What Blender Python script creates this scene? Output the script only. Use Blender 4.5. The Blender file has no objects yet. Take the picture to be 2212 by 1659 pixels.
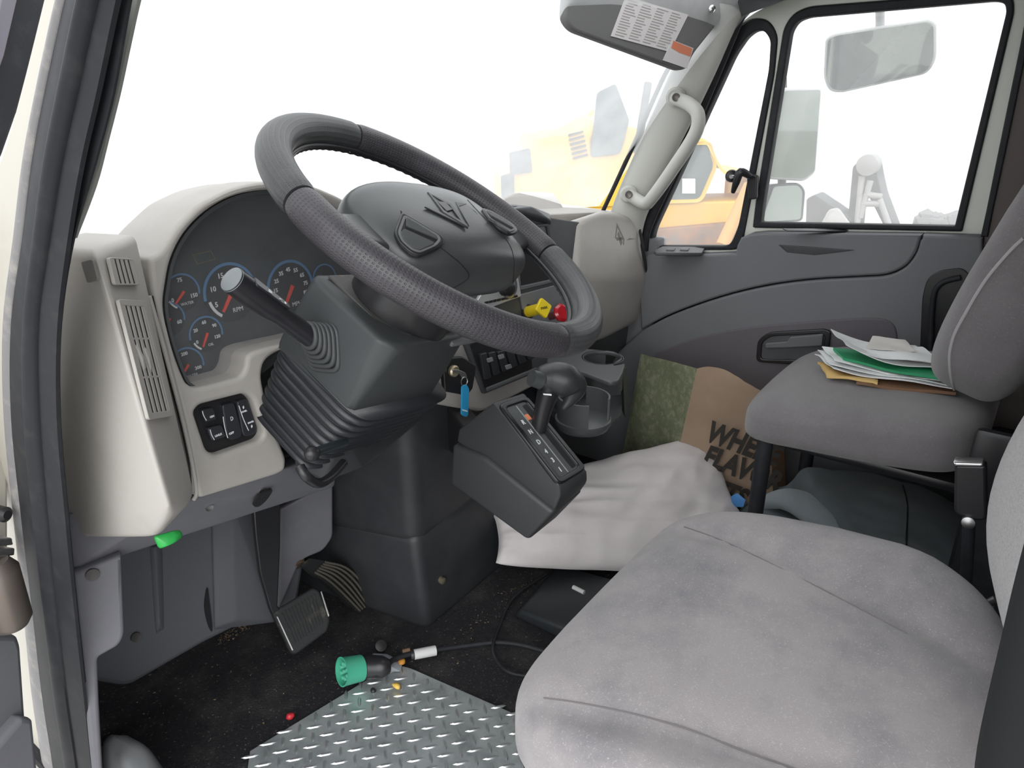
import bpy, bmesh, math, random
from mathutils import Vector as V, Matrix, noise
random.seed(7)
SC = bpy.context.scene
COL = SC.collection
# ------------------------------------------------------------------ camera
FPX = 1600.0; PIT = math.radians(22); YAW = math.radians(36)
C0 = V((-.30, 0, 1.12))
FW = V((math.cos(YAW)*math.cos(PIT), math.sin(YAW)*math.cos(PIT), -math.sin(PIT)))
RT = V((math.sin(YAW), -math.cos(YAW), 0)); UPV = RT.cross(FW)
cam = bpy.data.cameras.new('camera'); camo = bpy.data.objects.new('camera', cam); COL.objects.link(camo)
camo.matrix_world = Matrix.Translation(C0) @ Matrix((RT, UPV, -FW)).transposed().to_4x4()
cam.sensor_fit = 'HORIZONTAL'; cam.sensor_width = 36; cam.lens = 36*FPX/2212; cam.clip_start = .01; cam.clip_end = 300
SC.camera = camo
# ------------------------------------------------------------------ light: a white overcast sky
SC.view_settings.view_transform = 'Standard'; SC.view_settings.look = 'None'
SC.view_settings.gamma = 1; SC.view_settings.use_curve_mapping = False
SC.view_settings.exposure = -0.5
w = bpy.data.worlds.new('overcast_sky'); SC.world = w; w.use_nodes = True
wn = w.node_tree.nodes; wl = w.node_tree.links
bg = wn['Background']; bg.inputs[1].default_value = 3.3
tc = wn.new('ShaderNodeTexCoord'); sx = wn.new('ShaderNodeSeparateXYZ'); cr = wn.new('ShaderNodeValToRGB')
wl.new(tc.outputs['Generated'], sx.inputs[0]); wl.new(sx.outputs[2], cr.inputs[0]); wl.new(cr.outputs[0], bg.inputs[0])
cr.color_ramp.elements[0].color = (.80, .82, .84, 1); cr.color_ramp.elements[1].color = (.97, .985, 1, 1)
sun = bpy.data.lights.new('sun', 'SUN'); sun.energy = 2.4; sun.angle = math.radians(60); sun.color = (1, .99, .97)
suno = bpy.data.objects.new('sun', sun); COL.objects.link(suno); suno.rotation_euler = (math.radians(24), math.radians(-56), 0)

# ------------------------------------------------------------------ helpers
def ray(px, py): return FW*FPX + RT*(px-1106) - UPV*(py-829.5)
def U(px, py, x=None, y=None, z=None, d=None):          # pixel of the photo -> point on a real plane
    r = ray(px, py)
    if x is not None: t = (x-C0.x)/r.x
    elif y is not None: t = (y-C0.y)/r.y
    elif z is not None: t = (z-C0.z)/r.z
    else: t = d/FPX
    return C0 + r*t
class FR:                                               # a plane frame: origin, u right, v up, n towards the viewer
    def __init__(s, o, n, up=(0, 0, 1), u=None):
        s.o = V(o); s.n = V(n).normalized()
        if u is not None: s.u = (V(u)-s.n*V(u).dot(s.n)).normalized(); s.v = s.n.cross(s.u)
        else:
            up = V(up); s.v = (up-s.n*up.dot(s.n)).normalized(); s.u = s.v.cross(s.n)
    def p(s, px, py, off=0):
        r = ray(px, py); o = s.o+s.n*off
        t = (o-C0).dot(s.n)/r.dot(s.n); q = C0+r*t-s.o
        return (q.dot(s.u), q.dot(s.v))
    def w(s, a, b, c=0): return s.o+s.u*a+s.v*b+s.n*c
    def P(s, px, py, off=0): return s.w(*s.p(px, py, off), off)
    def m(s): return Matrix.Translation(s.o) @ Matrix((s.u, s.v, s.n)).transposed().to_4x4()
MATS = {}
def mat(name, col, rough=.6, metal=0, bump=None, var=None, spec=.5, coat=0, sheen=0, emit=None):
    if name in MATS: return MATS[name]
    m = bpy.data.materials.new(name); m.use_nodes = True; N = m.node_tree.nodes; L = m.node_tree.links
    b = N['Principled BSDF']; b.inputs['Base Color'].default_value = (*col, 1)
    b.inputs['Roughness'].default_value = rough; b.inputs['Metallic'].default_value = metal
    b.inputs['Specular IOR Level'].default_value = spec; b.inputs['Coat Weight'].default_value = coat
    b.inputs['Sheen Weight'].default_value = sheen
    t = N.new('ShaderNodeTexCoord')
    if var:                                             # (scale, other colour, low, high)
        n = N.new('ShaderNodeTexNoise'); n.inputs['Scale'].default_value = var[0]; n.inputs['Detail'].default_value = 6
        n.inputs['Roughness'].default_value = .65
        r = N.new('ShaderNodeValToRGB'); r.color_ramp.elements[0].position = var[2]; r.color_ramp.elements[1].position = var[3]
        r.color_ramp.elements[0].color = (*col, 1); r.color_ramp.elements[1].color = (*var[1], 1)
        L.new(t.outputs['Object'], n.inputs['Vector']); L.new(n.outputs[0], r.inputs[0]); L.new(r.outputs[0], b.inputs['Base Color'])
        if len(var) > 4:                                # second fine speckle (scale, colour, low, high)
            s = var[4]; n2 = N.new('ShaderNodeTexNoise'); n2.inputs['Scale'].default_value = s[0]; n2.inputs['Detail'].default_value = 3
            r2 = N.new('ShaderNodeValToRGB'); r2.color_ramp.elements[0].position = s[2]; r2.color_ramp.elements[1].position = s[3]
            r2.color_ramp.elements[0].color = (0, 0, 0, 1); r2.color_ramp.elements[1].color = (1, 1, 1, 1)
            mx = N.new('ShaderNodeMix'); mx.data_type = 'RGBA'
            L.new(t.outputs['Object'], n2.inputs['Vector']); L.new(n2.outputs[0], r2.inputs[0]); L.new(r2.outputs[0], mx.inputs[0])
            L.new(r.outputs[0], mx.inputs[6]); mx.inputs[7].default_value = (*s[1], 1); L.new(mx.outputs[2], b.inputs['Base Color'])
    if bump:
        n = N.new('ShaderNodeTexNoise'); n.inputs['Scale'].default_value = bump[0]; n.inputs['Detail'].default_value = 4
        bp = N.new('ShaderNodeBump'); bp.inputs['Strength'].default_value = bump[1]; bp.inputs['Distance'].default_value = bump[2] if len(bump) > 2 else .002
        L.new(t.outputs['Object'], n.inputs['Vector']); L.new(n.outputs[0], bp.inputs['Height']); L.new(bp.outputs[0], b.inputs['Normal'])
    MATS[name] = m; return m
def glass_mat(name, tint=(1, 1, 1), dust=.08, refl=.06, dustcol=(.9, .92, .93)):
    m = bpy.data.materials.new(name); m.use_nodes = True; N = m.node_tree.nodes; L = m.node_tree.links
    N.remove(N['Principled BSDF']); out = N['Material Output']
    tr = N.new('ShaderNodeBsdfTransparent'); tr.inputs[0].default_value = (*tint, 1)
    gl = N.new('ShaderNodeBsdfGlossy'); gl.inputs['Roughness'].default_value = .03
    tl = N.new('ShaderNodeBsdfTranslucent'); tl.inputs[0].default_value = (*dustcol, 1)
    df = N.new('ShaderNodeBsdfDiffuse'); df.inputs[0].default_value = (*dustcol, 1)
    ad = N.new('ShaderNodeMixShader'); ad.inputs[0].default_value = .35; L.new(tl.outputs[0], ad.inputs[1]); L.new(df.outputs[0], ad.inputs[2])
    m1 = N.new('ShaderNodeMixShader'); m1.inputs[0].default_value = refl; L.new(tr.outputs[0], m1.inputs[1]); L.new(gl.outputs[0], m1.inputs[2])
    m2 = N.new('ShaderNodeMixShader'); L.new(m1.outputs[0], m2.inputs[1]); L.new(ad.outputs[0], m2.inputs[2])
    t = N.new('ShaderNodeTexCoord'); n = N.new('ShaderNodeTexNoise'); n.inputs['Scale'].default_value = 5; n.inputs['Detail'].default_value = 8
    mr = N.new('ShaderNodeMapRange'); mr.inputs[1].default_value = .3; mr.inputs[2].default_value = .75
    mr.inputs[3].default_value = dust*.75; mr.inputs[4].default_value = dust*1.4
    L.new(t.outputs['Object'], n.inputs['Vector']); L.new(n.outputs[0], mr.inputs[0]); L.new(mr.outputs[0], m2.inputs[0])
    L.new(m2.outputs[0], out.inputs[0]); return m
WL = {}
def empty(name, loc, label=None, cat=None, group=None, kind=None, parent=None):
    o = bpy.data.objects.new(name, None); COL.objects.link(o); loc = V(loc); o.empty_display_size = .05
    WL[o.name] = loc
    if parent: o.parent = parent; o.location = loc-WL[parent.name]
    else: o.location = loc
    tag(o, label, cat, group, kind); return o
def tag(o, label=None, cat=None, group=None, kind=None):
    for k, v in (('label', label), ('category', cat), ('group', group), ('kind', kind)):
        if v: o[k] = v
    return o
def fin(name, me, m, parent=None, ang=38, smooth=True, label=None):
    me.validate()
    if len(me.vertices):
        xs = [v.co for v in me.vertices]
        c = V([(min(v[i] for v in xs)+max(v[i] for v in xs))/2 for i in range(3)])
    else: c = V((0, 0, 0))
    me.transform(Matrix.Translation(-c))
    me.materials.clear(); me.materials.append(m)
    if smooth:
        me.polygons.foreach_set('use_smooth', [True]*len(me.polygons))
        if ang < 180: me.set_sharp_from_angle(angle=math.radians(ang))
    me.name = name
    o = bpy.data.objects.new(name, me); COL.objects.link(o); WL[o.name] = c
    if parent: o.parent = parent; o.location = c-WL[parent.name]
    else: o.location = c
    if label: o['label'] = label
    return o
def bm2(name, bm, m, parent=None, **k):
    bmesh.ops.recalc_face_normals(bm, faces=bm.faces)
    me = bpy.data.meshes.new(name); bm.to_mesh(me); bm.free(); return fin(name, me, m, parent, **k)
def sm(pts, n=5, closed=True):                          # smooth outline through the points
    out = []; N = len(pts)
    for i in range(N if closed else N-1):
        if closed: a, b, c, d = pts[i-1], pts[i], pts[(i+1) % N], pts[(i+2) % N]
        else: a, b, c, d = pts[max(i-1, 0)], pts[i], pts[i+1], pts[min(i+2, N-1)]
        for k in range(n):
            t = k/n
            out.append(tuple(.5*((2*b[j])+(-a[j]+c[j])*t+(2*a[j]-5*b[j]+4*c[j]-d[j])*t*t+(-a[j]+3*b[j]-3*c[j]+d[j])*t**3) for j in range(len(b))))
    if not closed: out.append(tuple(pts[-1]))
    return out
def rnd(pts, r, n=4):                                   # polygon with rounded corners (r one number or one per corner)
    out = []; N = len(pts)
    for i in range(N):
        a, b, c = V(pts[i-1]), V(pts[i]), V(pts[(i+1) % N]); rr = r[i] if isinstance(r, (list, tuple)) else r
        if rr <= 0: out.append(tuple(b)); continue
        d1 = (a-b); d2 = (c-b); q = min(rr, d1.length*.48, d2.length*.48)
        s = b+d1.normalized()*q; e = b+d2.normalized()*q
        for k in range(n+1):
            t = k/n; out.append(tuple(s*(1-t)**2+b*2*t*(1-t)+e*t*t))
    return out
def plate(name, fr, outs, thick, m, parent=None, bev=.002, px=True, off=0, seg=2, **k):
    """flat shape on a frame; outs = list of outlines (holes by even-odd), pixels or frame coordinates; front face at off"""
    cu = bpy.data.curves.new(name, 'CURVE'); cu.dimensions = '2D'; cu.fill_mode = 'BOTH'
    for o in outs:
        pts = [fr.p(a, b, off) for a, b in o] if px else o
        s = cu.splines.new('POLY'); s.points.add(len(pts)-1)
        for i, p in enumerate(pts): s.points[i].co = (p[0], p[1], 0, 1)
        s.use_cyclic_u = True
    bev = min(bev, thick*.49)
    cu.extrude = max(thick/2-bev, 1e-5); cu.bevel_depth = bev; cu.bevel_resolution = seg; cu.offset = -bev
    ob = bpy.data.objects.new('tmp', cu); COL.objects.link(ob)
    dg = bpy.context.evaluated_depsgraph_get(); me = bpy.data.meshes.new_from_object(ob.evaluated_get(dg))
    bpy.data.objects.remove(ob); bpy.data.curves.remove(cu)
    me.transform(fr.m() @ Matrix.Translation((0, 0, off-thick/2)))
    return fin(name, me, m, parent, **k)
def text(name, body, fr, pos, size, m, parent=None, rot=0, px=True, thick=.0004, off=.001, sx=1, shear=0, bold=0, label=None):
    cu = bpy.data.curves.new(name, 'FONT'); cu.body = body; cu.size = size; cu.extrude = thick; cu.resolution_u = 2
    cu.align_x = 'CENTER'; cu.align_y = 'CENTER'; cu.shear = shear; cu.offset = bold
    ob = bpy.data.objects.new('tmp', cu); COL.objects.link(ob)
    dg = bpy.context.evaluated_depsgraph_get(); me = bpy.data.meshes.new_from_object(ob.evaluated_get(dg))
    bpy.data.objects.remove(ob); bpy.data.curves.remove(cu)
    p = fr.p(*pos, off) if px else pos
    me.transform(fr.m() @ Matrix.Translation((p[0], p[1], off)) @ Matrix.Rotation(rot, 4, 'Z') @ Matrix.Diagonal((sx, 1, 1, 1)))
    return fin(name, me, m, parent, smooth=False, label=label)
def box(name, lo, hi, m, parent=None, bev=.004, seg=2, fr=None, **k):
    bm = bmesh.new(); bmesh.ops.create_cube(bm, size=1)
    for v in bm.verts:
        q = [lo[i]+(v.co[i]+.5)*(hi[i]-lo[i]) for i in range(3)]
        v.co = fr.w(*q) if fr else V(q)
    if bev: bmesh.ops.bevel(bm, geom=bm.edges[:], offset=bev, segments=seg, affect='EDGES', profile=.5, clamp_overlap=True)
    return bm2(name, bm, m, parent, **k)
def hull(name, pts, m, parent=None, bev=.006, seg=3, fr=None, **k):
    bm = bmesh.new()
    for p in pts: bm.verts.new(fr.w(*p) if fr else V(p))
    r = bmesh.ops.convex_hull(bm, input=bm.verts)
    bmesh.ops.delete(bm, geom=list({g for g in r['geom_interior']+r['geom_unused'] if isinstance(g, bmesh.types.BMVert)}), context='VERTS')
    bmesh.ops.dissolve_limit(bm, angle_limit=math.radians(6), verts=bm.verts, edges=bm.edges)
    if bev: bmesh.ops.bevel(bm, geom=bm.edges[:], offset=bev, segments=seg, affect='EDGES', profile=.5, clamp_overlap=True)
    return bm2(name, bm, m, parent, **k)
def loft(name, rings, m, parent=None, caps=True, closed=True, grid=False, **k):
    bm = bmesh.new(); R = [[bm.verts.new(V(p)) for p in r] for r in rings]; n = len(rings[0])
    for a, b in zip(R, R[1:]):
        for i in range(n if closed and not grid else n-1):
            j = (i+1) % n; bm.faces.new((a[i], a[j], b[j], b[i]))
    if caps and not grid: bm.faces.new(R[0]); bm.faces.new(R[-1])
    k.setdefault('ang', 50)
    return bm2(name, bm, m, parent, **k)
def frames(P, up=None):
    P = [V(p) for p in P]; T = []
    for i in range(len(P)): T.append((P[min(i+1, len(P)-1)]-P[max(i-1, 0)]).normalized())
    a = V(up) if up else (V((0, 0, 1)) if abs(T[0].z) < .9 else V((1, 0, 0)))
    out = []
    for t in T:
        a = (a-t*a.dot(t)).normalized(); out.append((a.copy(), t.cross(a)))
    return P, out
def tube(name, pts, r, m, parent=None, n=12, smooth=True, sub=5, flat=1, up=None, closed=False, rr=None, prof=None, **k):
    P = sm([tuple(p) for p in pts], sub, closed) if smooth else [tuple(p) for p in pts]
    if closed: P = P+[P[0], P[1]]
    P, F = frames(P, up); rings = []
    if closed: P = P[:-1]; F = F[:-1]
    for i, (p, (a, b)) in enumerate(zip(P, F)):
        t = i/(len(P)-1)
        if callable(r): q = r(t)
        elif isinstance(r, (list, tuple)): s = t*(len(r)-1); j = min(int(s), len(r)-2); q = r[j]+(r[j+1]-r[j])*(s-j)
        else: q = r
        if prof: rings.append([p+a*x*q+b*y*q for x, y in prof])
        else: rings.append([p+a*math.cos(h)*q*flat+b*math.sin(h)*q for h in [2*math.pi*j/n for j in range(n)]])
    return loft(name, rings, m, parent, caps=not closed, **k)
def lathe(name, o, ax, prof, m, parent=None, n=32, **k):   # prof = [(radius, distance along ax)]
    f = FR(o, ax, up=(0, 0, 1) if abs(V(ax).normalized().z) < .9 else (1, 0, 0))
    rings = [[f.w(r*math.cos(2*math.pi*j/n), r*math.sin(2*math.pi*j/n), h) for j in range(n)] for r, h in prof]
    return loft(name, rings, m, parent, caps=True, ang=k.pop('ang', 40), **k)
def quad(c, s, t):                                       # c: tl, tr, br, bl ; s right, t down
    a = V(c[0]).lerp(V(c[1]), s); b = V(c[3]).lerp(V(c[2]), s); return tuple(a.lerp(b, t))
def sgn(a, e): return math.copysign(abs(a)**e, a)

# ------------------------------------------------------------------ materials
beige = mat('beige_plastic', (.415, .395, .37), .5, bump=(900, .25, .0006), var=(9, (.36, .34, .315), .45, .8))
lilac = mat('grey_lilac_plastic', (.17, .17, .19), .62, bump=(800, .2, .0006), var=(6, (.13, .13, .145), .4, .8))
dgrey = mat('dark_grey_plastic', (.075, .08, .085), .5, bump=(900, .25, .0006), var=(8, (.055, .058, .062), .4, .8))
mgrey = mat('mid_grey_plastic', (.12, .125, .13), .55, bump=(900, .25, .0006))
black = mat('black_plastic', (.018, .018, .02), .35, bump=(600, .1, .0004))
rubber = mat('black_rubber', (.018, .019, .023), .6, bump=(300, .2, .0006), var=(30, (.034, .034, .038), .5, .8), spec=.3)
tunnelm = mat('tunnel_rubber', (.030, .032, .036), .5, bump=(500, .2, .0008), var=(14, (.045, .046, .05), .45, .8))
doorm = mat('door_grey_plastic', (.15, .155, .165), .6, bump=(800, .2, .0006), var=(5, (.135, .14, .15), .4, .8))
purple = mat('door_pocket_vinyl', (.115, .105, .118), .75, bump=(700, .3, .0008))
paint = mat('cab_paint', (.62, .64, .58), .35, var=(5, (.54, .56, .5), .5, .9))
jambp = mat('jamb_paint', (.46, .44, .39), .4, var=(4, (.36, .33, .28), .55, .85))
chrome = mat('bright_metal', (.75, .75, .76), .2, 1)
steel = mat('steel', (.5, .5, .5), .4, 1, var=(20, (.25, .22, .2), .5, .8))
redm = mat('needle_red', (.85, .06, .03), .4)
whitep = mat('white_print', (.78, .8, .82), .6)
bluep = mat('blue_print', (.09, .22, .42), .5)
fabric = mat('seat_fabric', (.30, .28, .284), .95, bump=(900, .6, .0015), sheen=.3,
             var=(6, (.165, .16, .176), .44, .72, (420, (.42, .40, .40), .58, .80)))
fabric2 = mat('seat_fabric_clean', (.165, .155, .16), .95, bump=(1100, .6, .0015), sheen=.3, var=(12, (.135, .125, .13), .4, .75, (500, (.25, .24, .24), .6, .75)))
carpet = mat('floor_carpet', (.011, .011, .014), .95, bump=(260, .9, .004), var=(11, (.045, .042, .042), .48, .75, (160, (.20, .165, .13), .62, .78)))
platem = mat('tread_plate', (.50, .54, .55), .35, .55, var=(14, (.20, .22, .23), .45, .8), bump=(250, .1, .0005))
lugm = mat('tread_lug', (.62, .64, .65), .28, .8)

# ================================================================== SETTING
X1 = 1.62                                                # inner face of the passenger door glass
st = lambda o: tag(o, kind='structure')
fl = st(box('floor', (-.01, -.62, -.05), (1.66, 1.55, 0), carpet, bev=0))
# firewall and cab shell
firewall = mat('firewall_grey', (.10, .10, .115), .7, bump=(300, .2))
st(box('wall_front', (.0, 1.42, -.02), (1.66, 1.47, .78), firewall, bev=0))
st(box('wall_back', (0, -.66, 0), (1.66, -.62, 1.42), lilac, bev=0))
st(hull('ceiling', [(x, y, z) for x, zz in ((.02, 0), (1.58, 0)) for y, z in ((-.62, 1.36), (.62, 1.36), (.62, 1.42), (-.62, 1.42))], mat('headliner', (.42, .42, .41), .9, bump=(500, .3)), bev=.01))
brown = mat('pillar_trim_brown', (.125, .105, .10), .8, bump=(600, .3))
st(box('wall_right', (1.60, -.62, 0), (1.66, .10, 1.40), brown, bev=.005))
st(box('wall_side', (1.60, .88, 0), (1.66, 1.45, .72), doorm, bev=.005)).name = 'trim_13'
# ground outside
ground = mat('gravel_ground', (.50, .49, .47), .95, var=(.6, (.42, .41, .39), .4, .7), bump=(30, .5, .02))
st(box('ground', (-40, -40, -1.2), (60, 60, -1.15), ground, bev=0))
# windshield: a curved pane between cowl and roof
ws_glass = glass_mat('dusty_windshield', dust=.50, refl=.04)
rings = []
for i in range(9):
    t = i/8; z = .80+t*.56
    rings.append([(.05+1.53*s, 1.06-.44*t+.20*(1-(2*s-1)**2), z) for s in [j/16 for j in range(17)]])
wsh = empty('window_1', (.82, 1.2, .8), kind='structure')
loft('pane', rings, ws_glass, wsh, grid=True)
# ================================================================== PASSENGER DOOR
FD = FR((X1, .5, .8), (-1, 0, 0))
d1 = empty('door_1', (X1, .5, 0), kind='structure')
vent_out = rnd([(1392, 540), (1398, 490), (1562, 105), (1590, 60), (1625, 38), (1660, 42), (1680, 75), (1672, 160), (1612, 480), (1600, 540)], 22)
vent_in = rnd([(1405, 532), (1412, 497), (1586, 118), (1612, 80), (1632, 66), (1650, 66), (1664, 86), (1660, 150), (1594, 490), (1576, 532)], 16)
win_out = rnd([(1626, 492), (1632, 440), (1693, 60), (1712, 30), (1745, 14), (2150, -18), (2186, -14), (2192, 20), (2078, 500)], [4, 20, 30, 20, 30, 30, 20, 20, 4])
win_in = rnd([(1643, 481), (1648, 440), (1708, 66), (1722, 46), (1745, 37), (2150, 2), (2170, 6), (2174, 24), (2062, 489)], [4, 20, 20, 10, 20, 16, 10, 14, 4])
frame_out = rnd([(1340, 700), (1384, 540), (1392, 470), (1545, 120), (1580, 62), (1640, 20), (1720, -10), (2180, -60), (2262, -50), (2240, 60), (2136, 520), (2120, 700)], 26)
plate('window_frame', FD, [frame_out, vent_out, win_out], .05, paint, d1, bev=.002, off=.0, label='pale greenish painted window frame')
plate('vent_seal', FD, [vent_out, vent_in], .03, rubber, d1, bev=.004, off=.006)
plate('window_seal', FD, [win_out, win_in], .03, rubber, d1, bev=.004, off=.006)
side_glass = glass_mat('side_glass', dust=.17, refl=.04)
plate('vent_pane', FD, [rnd([(1398, 536), (1405, 494), (1575, 112), (1605, 65), (1655, 55), (1672, 90), (1664, 160), (1602, 490), (1590, 536)], 14)], .004, side_glass, d1, bev=0, off=-.02)
plate('pane', FD, [[(1636, 488), (1700, 50), (1730, 28), (2165, -6), (2185, 10), (2070, 495)]], .004, side_glass, d1, bev=0, off=-.02)
# slim inner pillar line behind the door window
b_tr = st(plate('trim_14', FD, [[(2250, -80), (2480, -80), (2480, 700), (2100, 700), (2130, 480), (2172, 274), (2210, 100)]], .03, mat('pillar_trim_brown', (.125, .105, .10), .8, bump=(600, .3)), None, bev=.004, off=.03))
st(plate('trim_15', FD, [[(2238, -80), (2256, -80), (2220, 100), (2184, 274), (2145, 457), (2134, 512), (2118, 512), (2130, 457), (2167, 274), (2203, 100)]], .034, rubber, None, bev=.003, off=.034))
FP = FR((1.575, .5, .8), (-1, 0, 0))
curve = sm([(1385, 712), (1450, 678), (1550, 642), (1650, 617), (1750, 603), (1850, 597), (1915, 592), (1955, 574), (1978, 545), (1988, 514)], 6, False)
top = [(1990, 508), (1650, 503), (1618, 506), (1600, 514), (1592, 530), (1588, 548), (1520, 551), (1400, 549), (1378, 575)]
plate('upper_panel', FP, [curve+top], .05, doorm, d1, bev=.006)
low = [(a+.6, b+3) for a, b in curve[:-1]]+[(1992, 516), (1993, 508), (2112, 512), (2122, 515), (2150, 1500), (1150, 1700), (1180, 900)]
plate('lower_panel', FP, [low], .05, doorm, d1, bev=.006)
plate('door_core', FP, [[(1392, 580), (1600, 560), (1622, 512), (2105, 520), (2145, 1480), (1160, 1680), (1190, 900)]], .02, black, d1, bev=0, off=-.035)
pocket = sm([(1400, 790), (1450, 750), (1520, 726), (1620, 707), (1760, 694), (1880, 687), (1925, 697), (1938, 730), (1936, 800), (1925, 900), (1700, 960), (1400, 960)], 5)
plate('pocket_panel', FP, [pocket], .02, purple, d1, bev=.004, off=.004, label='purple-grey vinyl armrest pocket insert')
hp = plate('handle_recess', FP, [rnd([(1632, 782), (1636, 735), (1660, 718), (1780, 711), (1795, 716), (1790, 760), (1740, 790)], 12),
                            rnd([(1643, 776), (1646, 740), (1665, 727), (1772, 721), (1782, 726), (1776, 755), (1735, 778)], 8)], .014, black, d1, bev=.003, off=.011)
plate('recess_back', FP, [rnd([(1640, 780), (1642, 735), (1665, 722), (1780, 716), (1788, 722), (1780, 760), (1738, 785)], 8)], .004, dgrey, hp, bev=0, off=.0065)
plate('door_handle', FP, [rnd([(1652, 742), (1700, 738), (1706, 728), (1778, 722), (1775, 748), (1700, 752), (1652, 753)], 4)], .012, mgrey, d1, bev=.003, off=.018)
rr_ = rnd([(1985, 800), (1992, 640), (2003, 600), (2030, 584), (2080, 578), (2100, 600), (2090, 800)], 18)
plate('rear_recess', FP, [rr_], .006, black, d1, bev=.002, off=.003)
tube('recess_rim', [FP.P(2010, 800, .01), FP.P(2014, 660, .01), FP.P(2030, 615, .01), FP.P(2075, 600, .01)], .006, rubber, d1)
# ledge under the glass with its slot, crease under it
hull('crease', [FP.P(1680, 528, .0), FP.P(1850, 540, .0), FP.P(1700, 546, .0), FP.P(1690, 530, .006), FP.P(1840, 540, .004), FP.P(1760, 552, .0)], dgrey, d1, bev=.001)
zb = U(1740, 494, x=1.597).z
plate('slot', FR((1.59, .4, zb), (0, 0, 1), u=(0, -1, 0)), [rnd([(1690, 493), (1835, 494), (1828, 499), (1700, 498)], 2)], .002, black, d1, bev=0, off=.004)
FSp = FR((1.59, .8, U(1465, 540, x=1.595).z), (0, 0, 1), u=(0, -1, 0))
sp = plate('switch_pad', FSp, [rnd([(1412, 541), (1430, 532), (1524, 533), (1516, 546), (1416, 546)], 3)], .008, dgrey, d1, bev=.002, off=.010)
for a_ in (1438, 1468): plate('button', FSp, [rnd([(a_, 539), (a_+6, 534), (a_+22, 534), (a_+18, 540)], 2)], .004, mgrey, sp, bev=.001, off=.013)
# vent latch
vl = empty('vent_latch', U(1600, 400, x=1.60), parent=d1)
FL = FR((1.598, .6, .9), (-1, 0, 0))
plate('latch_base', FL, [rnd([(1612, 372), (1636, 380), (1634, 430), (1616, 432)], 5)], .014, black, vl, bev=.003, off=.012)
tube('latch_lever', [FL.P(1622, 382, .02), FL.P(1600, 372, .035), FL.P(1590, 395, .035), FL.P(1583, 416, .03)], [.007, .011, .009, .005], black, vl)
lathe('latch_knob', FL.P(1580, 380, .015), FL.P(1583, 381, .03)-FL.P(1580, 380, .015), [(.014, 0), (.016, .004), (.014, .010), (.006, .012)], black, vl)
lathe('latch_pin', FL.P(1586, 380, .018), (-1, 0, .0), [(.005, 0), (.005, .022)], chrome, vl)

# ================================================================== PASSENGER A PILLAR, GRAB HANDLE
trimm = mat('pillar_trim_grey', (.42, .42, .39), .5, bump=(900, .2, .0005))
tp = [U(1590, -80, x=1.56), U(1540, 40, x=1.57), U(1490, 170, x=1.57), U(1425, 310, x=1.57), U(1362, 450, x=1.57), U(1345, 520, x=1.57)]
pil = st(tube('trim_1', tp, [.07, .062, .055, .052, .052, .055], trimm, flat=.55, n=20, up=(1, 0, 0)))
gk = st(tube('trim_2', [U(1473, 120, x=1.5)+V((0, .0, 0)), U(1438, 158, x=1.54), U(1370, 310, x=1.55), U(1296, 470, x=1.56)], .006, rubber))
st(tube('trim_3', [U(1600, 20, x=1.585), U(1530, 190, x=1.6), U(1470, 330, x=1.6), U(1400, 480, x=1.6), U(1388, 540, x=1.6)], .018, rubber, flat=.6))
st(tube('trim_4', [U(1640, -10, x=1.59), U(1560, 90, x=1.605), U(1500, 230, x=1.61), U(1420, 430, x=1.61), U(1384, 520, x=1.61)], .012, paint))
st(hull('trim_5', [U(1525, 5, x=1.53), U(1700, 0, x=1.53), U(1700, -90, x=1.5), U(1500, -90, x=1.5), U(1540, 60, x=1.60), U(1620, 10, x=1.62), U(1700, -80, x=1.62)], dgrey, bev=.004))
st(hull('trim_6', [(1.585, -.6, 1.325), (1.585, .72, 1.325), (1.65, .72, 1.30), (1.65, -.6, 1.30), (1.585, -.6, 1.40), (1.585, .72, 1.40), (1.66, .72, 1.4), (1.66, -.6, 1.4)], dgrey, bev=.004))
gh = empty('grab_handle', U(1358, 420, x=1.52), 'light grey curved grab handle bolted to the far windshield pillar', 'grab handle')
hm = mat('handle_grey', (.44, .44, .41), .45)
hx = 1.50
tube('bar', [U(1458, 212, x=1.525), U(1490, 226, x=hx), U(1508, 250, x=hx-.01), U(1500, 292, x=hx-.01), U(1450, 370, x=hx-.01), U(1408, 428, x=hx-.01), U(1392, 440, x=hx), U(1362, 422, x=1.525)], .0165, hm, gh, n=16, sub=6)
for i, (a, b) in enumerate(((1460, 210), (1358, 420))):
    c = U(a, b, x=1.528); ax = (C0-c).normalized()+V((-.6, 0, 0))
    bb = lathe('bracket', c, ax, [(.024, -.012), (.024, .004), (.018, .010)], hm, gh)
    lathe('bolt', c+(C0-c).normalized()*.034, C0-c, [(.0100, -.02), (.0100, 0), (.0085, .003), (.004, .0015)], mat('bolt_dark', (.14, .13, .12), .4, .7), bb, n=16)

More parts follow.
